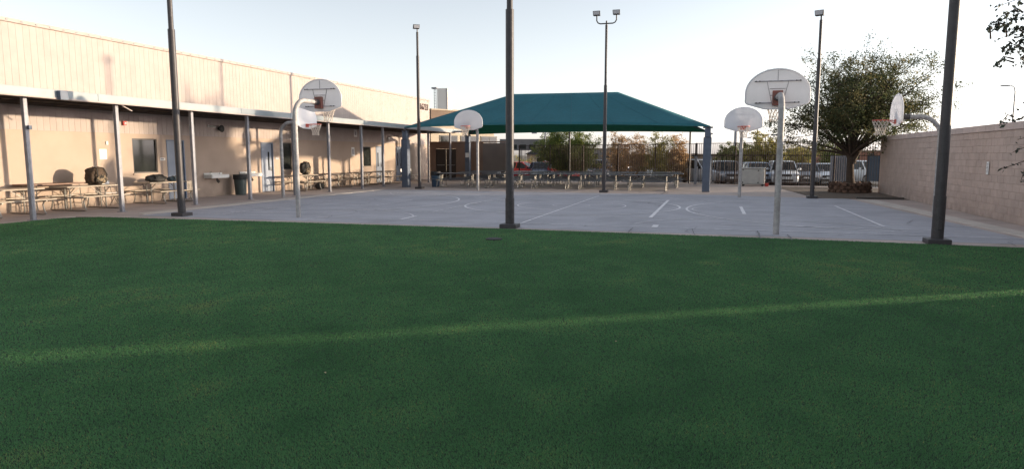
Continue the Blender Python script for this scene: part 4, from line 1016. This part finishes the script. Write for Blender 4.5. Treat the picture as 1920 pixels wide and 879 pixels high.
# ------------------------------------------------------------------ parked cars
def carpaint(name, col, metal=.3): return mat(name, col, None, rough=.3, metal=metal, spec=.6)
PAINT = {'silver': carpaint('silver_paint', (.42, .43, .45)), 'white': carpaint('white_paint', (.72, .72, .72), 0), 'red': carpaint('red_paint', (.50, .02, .03), .1),
         'grey': carpaint('grey_paint', (.17, .18, .20)), 'blue': carpaint('navy_paint', (.03, .045, .09)), 'lblue': carpaint('pale_blue_paint', (.30, .36, .44))}
def make_car(label, px, d, paint, kind='sedan', yaw=0, width=1.80):
    x, y = at(px, d)
    t = thing('parked_car', label, 'car', (x, y, -.28), yaw, group='cars parked beyond the fence')
    hw = width / 2
    if kind == 'suv': prof = dict(hood=.94, belt=1.02, roof=1.60, f0=-1.25, f1=-.62, r1=1.75, r0=2.15, L=4.6)
    elif kind == 'pickup': prof = dict(hood=1.02, belt=1.09, roof=1.70, f0=-1.3, f1=-.7, r1=.55, r0=.75, L=5.2)
    elif kind == 'hatch': prof = dict(hood=.92, belt=.98, roof=1.50, f0=-1.2, f1=-.35, r1=1.35, r0=1.95, L=4.1)
    else: prof = dict(hood=.84, belt=.92, roof=1.43, f0=-1.1, f1=-.25, r1=.95, r0=1.75, L=4.6)
    L2 = prof['L'] / 2; hd, bl_ = prof['hood'], prof['belt']
    st = [(-L2, .42, .62, .80), (-L2 + .10, .24, hd - .16, .90), (-L2 + .45, .20, hd - .06, .97), (-L2 + 1.1, .20, hd, 1.0), (prof['f0'], .20, bl_ - .02, 1.0), (0, .20, bl_, 1.0),
          (prof['r0'] - .2, .20, bl_ + .02, 1.0), (L2 - .35, .22, bl_ - (.0 if kind in ('suv', 'pickup', 'hatch') else .06), .97), (L2 - .06, .28, bl_ - .12, .92), (L2, .42, bl_ - .28, .85)]
    mb = MB(); vs = []; k = 10
    for (yy, zb_, zt, wf) in st:
        w_ = hw * wf; zm = zb_ + (zt - zb_) * .55
        vs += [(-w_ * .9, yy, zb_), (-w_ * .985, yy, zb_ + .12), (-w_, yy, zm), (-w_ * .95, yy, zt - .04), (-w_ * .86, yy, zt), (w_ * .86, yy, zt), (w_ * .95, yy, zt - .04), (w_, yy, zm), (w_ * .985, yy, zb_ + .12), (w_ * .9, yy, zb_)]
    n = len(st); fs = [(i * k + j, i * k + (j + 1) % k, (i + 1) * k + (j + 1) % k, (i + 1) * k + j) for i in range(n - 1) for j in range(k)]
    fs += [tuple(range(k)), tuple((n - 1) * k + j for j in range(k))]
    mb.add(vs, fs); mb.build('body', PAINT[paint], t, smooth=True)
    # glasshouse and roof
    b0 = bl_ - .03; rf = prof['roof']; w0, w1 = hw * .90, hw * .72
    gy = [prof['f0'], prof['f1'], prof['r1'], prof['r0']]
    g = MB().add([(-w0, gy[0], b0), (w0, gy[0], b0), (w0, gy[3], b0), (-w0, gy[3], b0), (-w1, gy[1], rf - .05), (w1, gy[1], rf - .05), (w1, gy[2], rf - .05), (-w1, gy[2], rf - .05)],
                 [(0,3,2,1),(4,5,6,7),(0,1,5,4),(1,2,6,5),(2,3,7,6),(3,0,4,7)]); g.build('windows', M['glass'], t)
    MB().add([(-w1 - .02, gy[1] - .03, rf - .055), (w1 + .02, gy[1] - .03, rf - .055), (w1 + .02, gy[2] + .04, rf - .055), (-w1 - .02, gy[2] + .04, rf - .055),
              (-w1 + .08, gy[1] + .12, rf), (w1 - .08, gy[1] + .12, rf), (w1 - .08, gy[2] - .12, rf), (-w1 + .08, gy[2] - .12, rf)],
             [(0,3,2,1),(4,5,6,7),(0,1,5,4),(1,2,6,5),(2,3,7,6),(3,0,4,7)]).build('roof', PAINT[paint], t, smooth=True, bevel=.02)
    for s in (-1, 1):
        for p_, q_, w_ in (((s * w0, gy[0], b0), (s * w1, gy[1], rf - .05), .06), ((s * w0, gy[3], b0), (s * w1, gy[2], rf - .05), .09), ((s * (w0 + .003), .25, b0), (s * (w1 + .003), .2, rf - .05), .06)): MB().bar(p_, q_, w_).build('pillar', PAINT[paint], t)
    for s in (-1, 1):
        MB().box(s * hw * .74 - .16, s * hw * .74 + .16, -L2 - .012, -L2 + .16, hd - .30, hd - .15).build('headlight', M['lamp_glass'], t, bevel=.02)
        MB().box(s * hw * .78 - .12, s * hw * .78 + .12, L2 - .12, L2 + .01, bl_ - .32, bl_ - .16).build('tail_light', M['redlamp'], t, bevel=.015)
        MB().box(s * (hw + .09) - .09, s * (hw + .09) + .09, gy[0] + .28, gy[0] + .38, bl_ - .02, bl_ + .11).build('mirror', PAINT[paint], t, bevel=.02)
        for yy in (-L2 + .85, L2 - .9):
            wh = MB().lathe([(0, -.10), (.31, -.10), (.335, -.06), (.335, .06), (.31, .10), (0, .10)], 20, (s * (hw - .09), yy, .335), 'x').build('wheel', M['tyre'], t, smooth=True)
            MB().lathe([(0, .101), (.20, .101), (.19, .115), (0, .108)] if s > 0 else [(0, -.108), (.19, -.115), (.20, -.101), (0, -.101)], 16, (s * (hw - .09), yy, .335), 'x').build('hub', M['chrome'], wh)
    MB().box(-hw * .42, hw * .42, -L2 - .015, -L2 + .05, hd - .34, hd - .18).build('grille', M['black'], t, bevel=.01)
    MB().box(-hw * .55, hw * .55, -L2 - .02, -L2 + .05, .30, .42).build('lower_intake', M['black'], t, bevel=.01)
    MB().box(-.16, .16, -L2 - .028, -L2 - .016, .46, .56).build('number_plate', M['paper'], t)
make_car('red hatchback behind the iron fence under the green bushy tree', 1048, 53, 'red', 'hatch', rad(40))
make_car('low red car near the blue column, seen through the fence beside the pink house', 980, 56, 'red', 'sedan', rad(80))
make_car('navy car between the two red cars', 1015, 54, 'blue', 'sedan', rad(20))
make_car('navy suv behind the twin floodlight pole', 1122, 55, 'blue', 'suv', rad(10))
make_car('pale blue car hidden behind the dry brown bushes', 1178, 56, 'lblue', 'sedan', rad(60))
make_car('silver pickup left of the right canopy column', 1305, 47, 'silver', 'pickup', rad(50))
make_car('grey suv facing the fence right of the canopy column', 1360, 46, 'grey', 'suv', rad(12))
make_car('silver sedan partly behind the far right hoop pole', 1392, 52, 'silver', 'sedan', rad(10))
make_car('pale blue sedan behind the white storage bin', 1420, 46, 'lblue', 'hatch', rad(8))
make_car('white suv behind the near right hoop pole', 1468, 45.5, 'white', 'suv', rad(0))
make_car('grey sedan between the white suv and the far light pole', 1512, 46, 'grey', 'sedan', rad(-5))
make_car('white sedan left of the louvred screen', 1552, 46, 'white', 'sedan', rad(-5))
make_car('white suv beyond the tree trunk, near the block wall end', 1622, 47, 'white', 'suv', rad(25))

# louvred screen and blue screen panel beyond the fence
x, y = at(1578, 40.5)
t = thing('louvred_screen', 'dark vertical slat screen behind the fence left of the tree trunk', 'screen', (x, y, -.2), rad(14))
MB().box(-.62, .62, .0, .03, 0, 1.85).build('panel', M['postmetal'], t)
sl = MB().box(-.03, .03, -.09, -.001, .02, 1.84).mesh('slat', M['postmetal'])
for i in range(9): link('slat', sl, t, (-.56 + i * .14, 0, 0))
x, y = at(1650, 38.6)
t = thing('blue_screen', 'blue mesh screen panel behind the fence at the end of the block wall', 'screen', (x, y, -.05), rad(-18))
MB().box(-.62, .5, .0, .02, .25, 1.7).build('mesh_panel', M['screenblue'], t)
for s in (-.62, .5): MB().box(s - .03, s + .03, -.03, .03, 0, 2.0).build('post', M['iron'], t)

# ------------------------------------------------------------------ far buildings
# wing beyond the school, running away to the right
x0, y0 = -20.6, 47.0
t = thing('rear_wing', 'cream rear wing with brown parapet and dark window band beyond the shade canopy', 'building', (x0, y0, 0), math.atan2(.85, .53))
MB().box(0, 6.2, 0, 7, -.3, 4.0).build('wall', M['stucco'], t)
MB().box(0, 6.3, -.06, 7, 4.002, 5.08).build('parapet', M['stucco_brown'], t)
MB().box(-.02, 6.35, -.12, 7, 5.082, 5.18).build('coping', M['stucco'], t)
for i in range(3):
    f = MB().box(.8 + i * 2.0, 2.5 + i * 2.0, -.04, -.001, 2.62, 3.22).build('window_frame', M['frame_dark'], t)
    MB().box(.88 + i * 2.0, 1.62 + i * 2.0, -.055, -.041, 2.68, 3.16).build('pane', M['glass'], f)
    MB().box(1.68 + i * 2.0, 2.42 + i * 2.0, -.055, -.041, 2.68, 3.16).build('pane', M['glass'], f)
x, y = at(829, 62)
t = thing('rooftop_tower', 'pale rooftop equipment tower with a ladder rising above the rear wing', 'tower', (x, y, 0))
MB().box(-.42, .62, 0, 1.2, 5.0, 7.75).build('enclosure', M['towerwhite'], t)
ld = MB()
for s in (-.52, -.70): ld.box(s - .02, s + .02, -.04, 0, 5.5, 7.8)
for k in range(9): ld.box(-.70, -.52, -.03, -.01, 5.6 + k * .25, 5.63 + k * .25)
ld.build('ladder', M['postmetal'], t); MB().box(-.95, -.45, -.1, .3, 7.72, 7.86).build('camera_head', M['postmetal'], t, bevel=.02)
MB().box(.48, .52, -.05, -.002, 5.1, 7.7).build('pipe', M['postmetal'], t)
# grey carport beyond the fence
x, y = at(1000, 110)
t = thing('carport', 'long grey flat roofed carport far behind the fence beside the blue column', 'carport', (x, y, -.3), rad(YAW))
MB().box(-5.5, 4.0, 0, 6, 2.8, 4.6).build('roof_fascia', M['grey_far'], t)
for s in (-5, -2, 1, 3.8): MB().box(s - .1, s + .1, .1, .3, 0, 2.8).build('column', M['grey_far'], t)
for k in range(6): MB().box(-5.2 + k * 1.5, -4.2 + k * 1.5, -.05, -.001, 3.0, 3.7).build('window', M['glass'], t)
x, y = at(1004, 92)
t = thing('small_house', 'small pink stucco house with dark gable roof far beyond the red car', 'house', (x, y, -.3), rad(YAW - 10))
MB().box(-1.2, 3.0, 0, 5, 0, 2.1).build('wall', M['stucco_pink'], t)
MB().add([(-1.5, -.3, 2.1), (3.3, -.3, 2.1), (3.3, 5.3, 2.1), (-1.5, 5.3, 2.1), (.9, -.3, 3.3), (.9, 5.3, 3.3)], [(0,1,4), (2,3,5), (1,2,5,4), (3,0,4,5), (0,3,2,1)]).build('roof', M['roof_dark'], t)
MB().box(.2, 1.0, -.03, -.001, .8, 1.6).build('window', M['glass'], t)
for px, d, wd, h, mm, lab in ((1520, 150, 22, 2.1, 'stucco_pink', 'long low pink building far beyond the white cars'), (1610, 140, 16, 2.7, 'roof_red', 'low red-brown building far behind the planter tree trunk'),
                              (1370, 160, 26, 2.0, 'stucco_brown', 'low brown building far beyond the parked suvs'), (1120, 170, 16, 3.4, 'grey_far', 'grey building hidden behind the green bushy tree')):
    x, y = at(px, d)
    t = thing('far_building', lab, 'building', (x, y, -.3), rad(YAW))
    MB().box(-wd / 2, wd / 2, 0, 10, 0, h).build('wall', M[mm], t)
    MB().box(-wd / 2 - .2, wd / 2 + .2, -.2, 10, h + .002, h + .3).build('roof', M['stucco_brown'], t)
    for k in range(int(wd / 3)): MB().box(-wd / 2 + .8 + k * 3, -wd / 2 + 2.2 + k * 3, -.05, -.001, 1.2, 2.4).build('window', M['glass'], t)
# far lamp posts
for px, top, d, kind, lab in ((1418, 240, 90, 0, 'plain thin mast beyond the far right hoop'), (1378, 247, 85, 0, 'pale thick mast left of the far right hoop pole'), (1434, 253, 95, 1, 'distant T shaped lamp post, taller one right of the hoop'),
                         (1418 - 1, 258, 120, 1, 'distant T shaped lamp post, lower one right of the hoop'), (1022, 249, 80, 1, 'distant lamp post behind the grey carport')):
    x, y = at(px, d); z = H + (291 - top) / 1258.8 * d
    t = thing('distant_lamp_post', lab, 'lamp post', (x, y, -.3), rad(YAW))
    MB().tube([(0, 0, 0), (0, 0, z + .3)], .09 if px != 1378 else .2, 8).build('mast', M['postmetal'], t)
    if kind:
        MB().box(-1.5, 1.5, -.06, .06, z + .28, z + .36).build('crossarm', M['postmetal'], t)
        for s in (-1.3, 1.3): MB().box(s - .3, s + .3, -.18, .18, z + .16, z + .279).build('lamp_head', M['postmetal'], t)
x, y = at(1893, 45)
t = thing('street_lamp', 'curved neck street lamp rising beyond the block wall at the right', 'street lamp', (x, y, -.3), rad(YAW))
MB().tube([(0, 0, 0), (0, 0, 5.9), (0, 0, 6.15), (-.06, 0, 6.42), (-.25, 0, 6.56), (-.45, 0, 6.58)], [.06, .045, .04, .035, .03, .03], 8).build('post', M['galv'], t, smooth=True)
MB().box(-.95, -.42, -.12, .12, 6.52, 6.60).build('lamp_head', M['galv'], t, bevel=.02)

# ------------------------------------------------------------------ litter
LEAFLAB = ['just below the light strip right of centre', 'lying just in front of the court right of centre', 'on the turf left of the middle pole', 'in the upper right turf', 'near the right end of the light strip', 'at the far right of the turf', 'in the lower left turf']
lit = [(1155, 641), (1403, 484), (880, 515), (1392, 535), (1680, 520), (1862, 575), (610, 700)]
f_ = FPX
for i, (px, py) in enumerate(lit):
    p = rad(PITCH); vy = (py - 439.5) / FPX; dz = -math.sin(p) - vy * math.cos(p); fwd = math.cos(p) - vy * math.sin(p); k = (H - .03) / -dz
    d = fwd * k; lx = (px - 960) / FPX * k; x, y = lx * CY - d * SYW, d * CY + lx * SYW
    a = random.random() * 3
    mb = MB().add([(-.02, 0, 0), (0, .009, .006), (.02, 0, .002), (0, -.009, .005)], [(0, 1, 2, 3)])
    link('dry_leaf', mb.mesh('dry_leaf', M['litter']), None, (x, y, .038), a, label='tiny pale dry leaf ' + LEAFLAB[i], category='leaf', group='dry leaves on the turf')
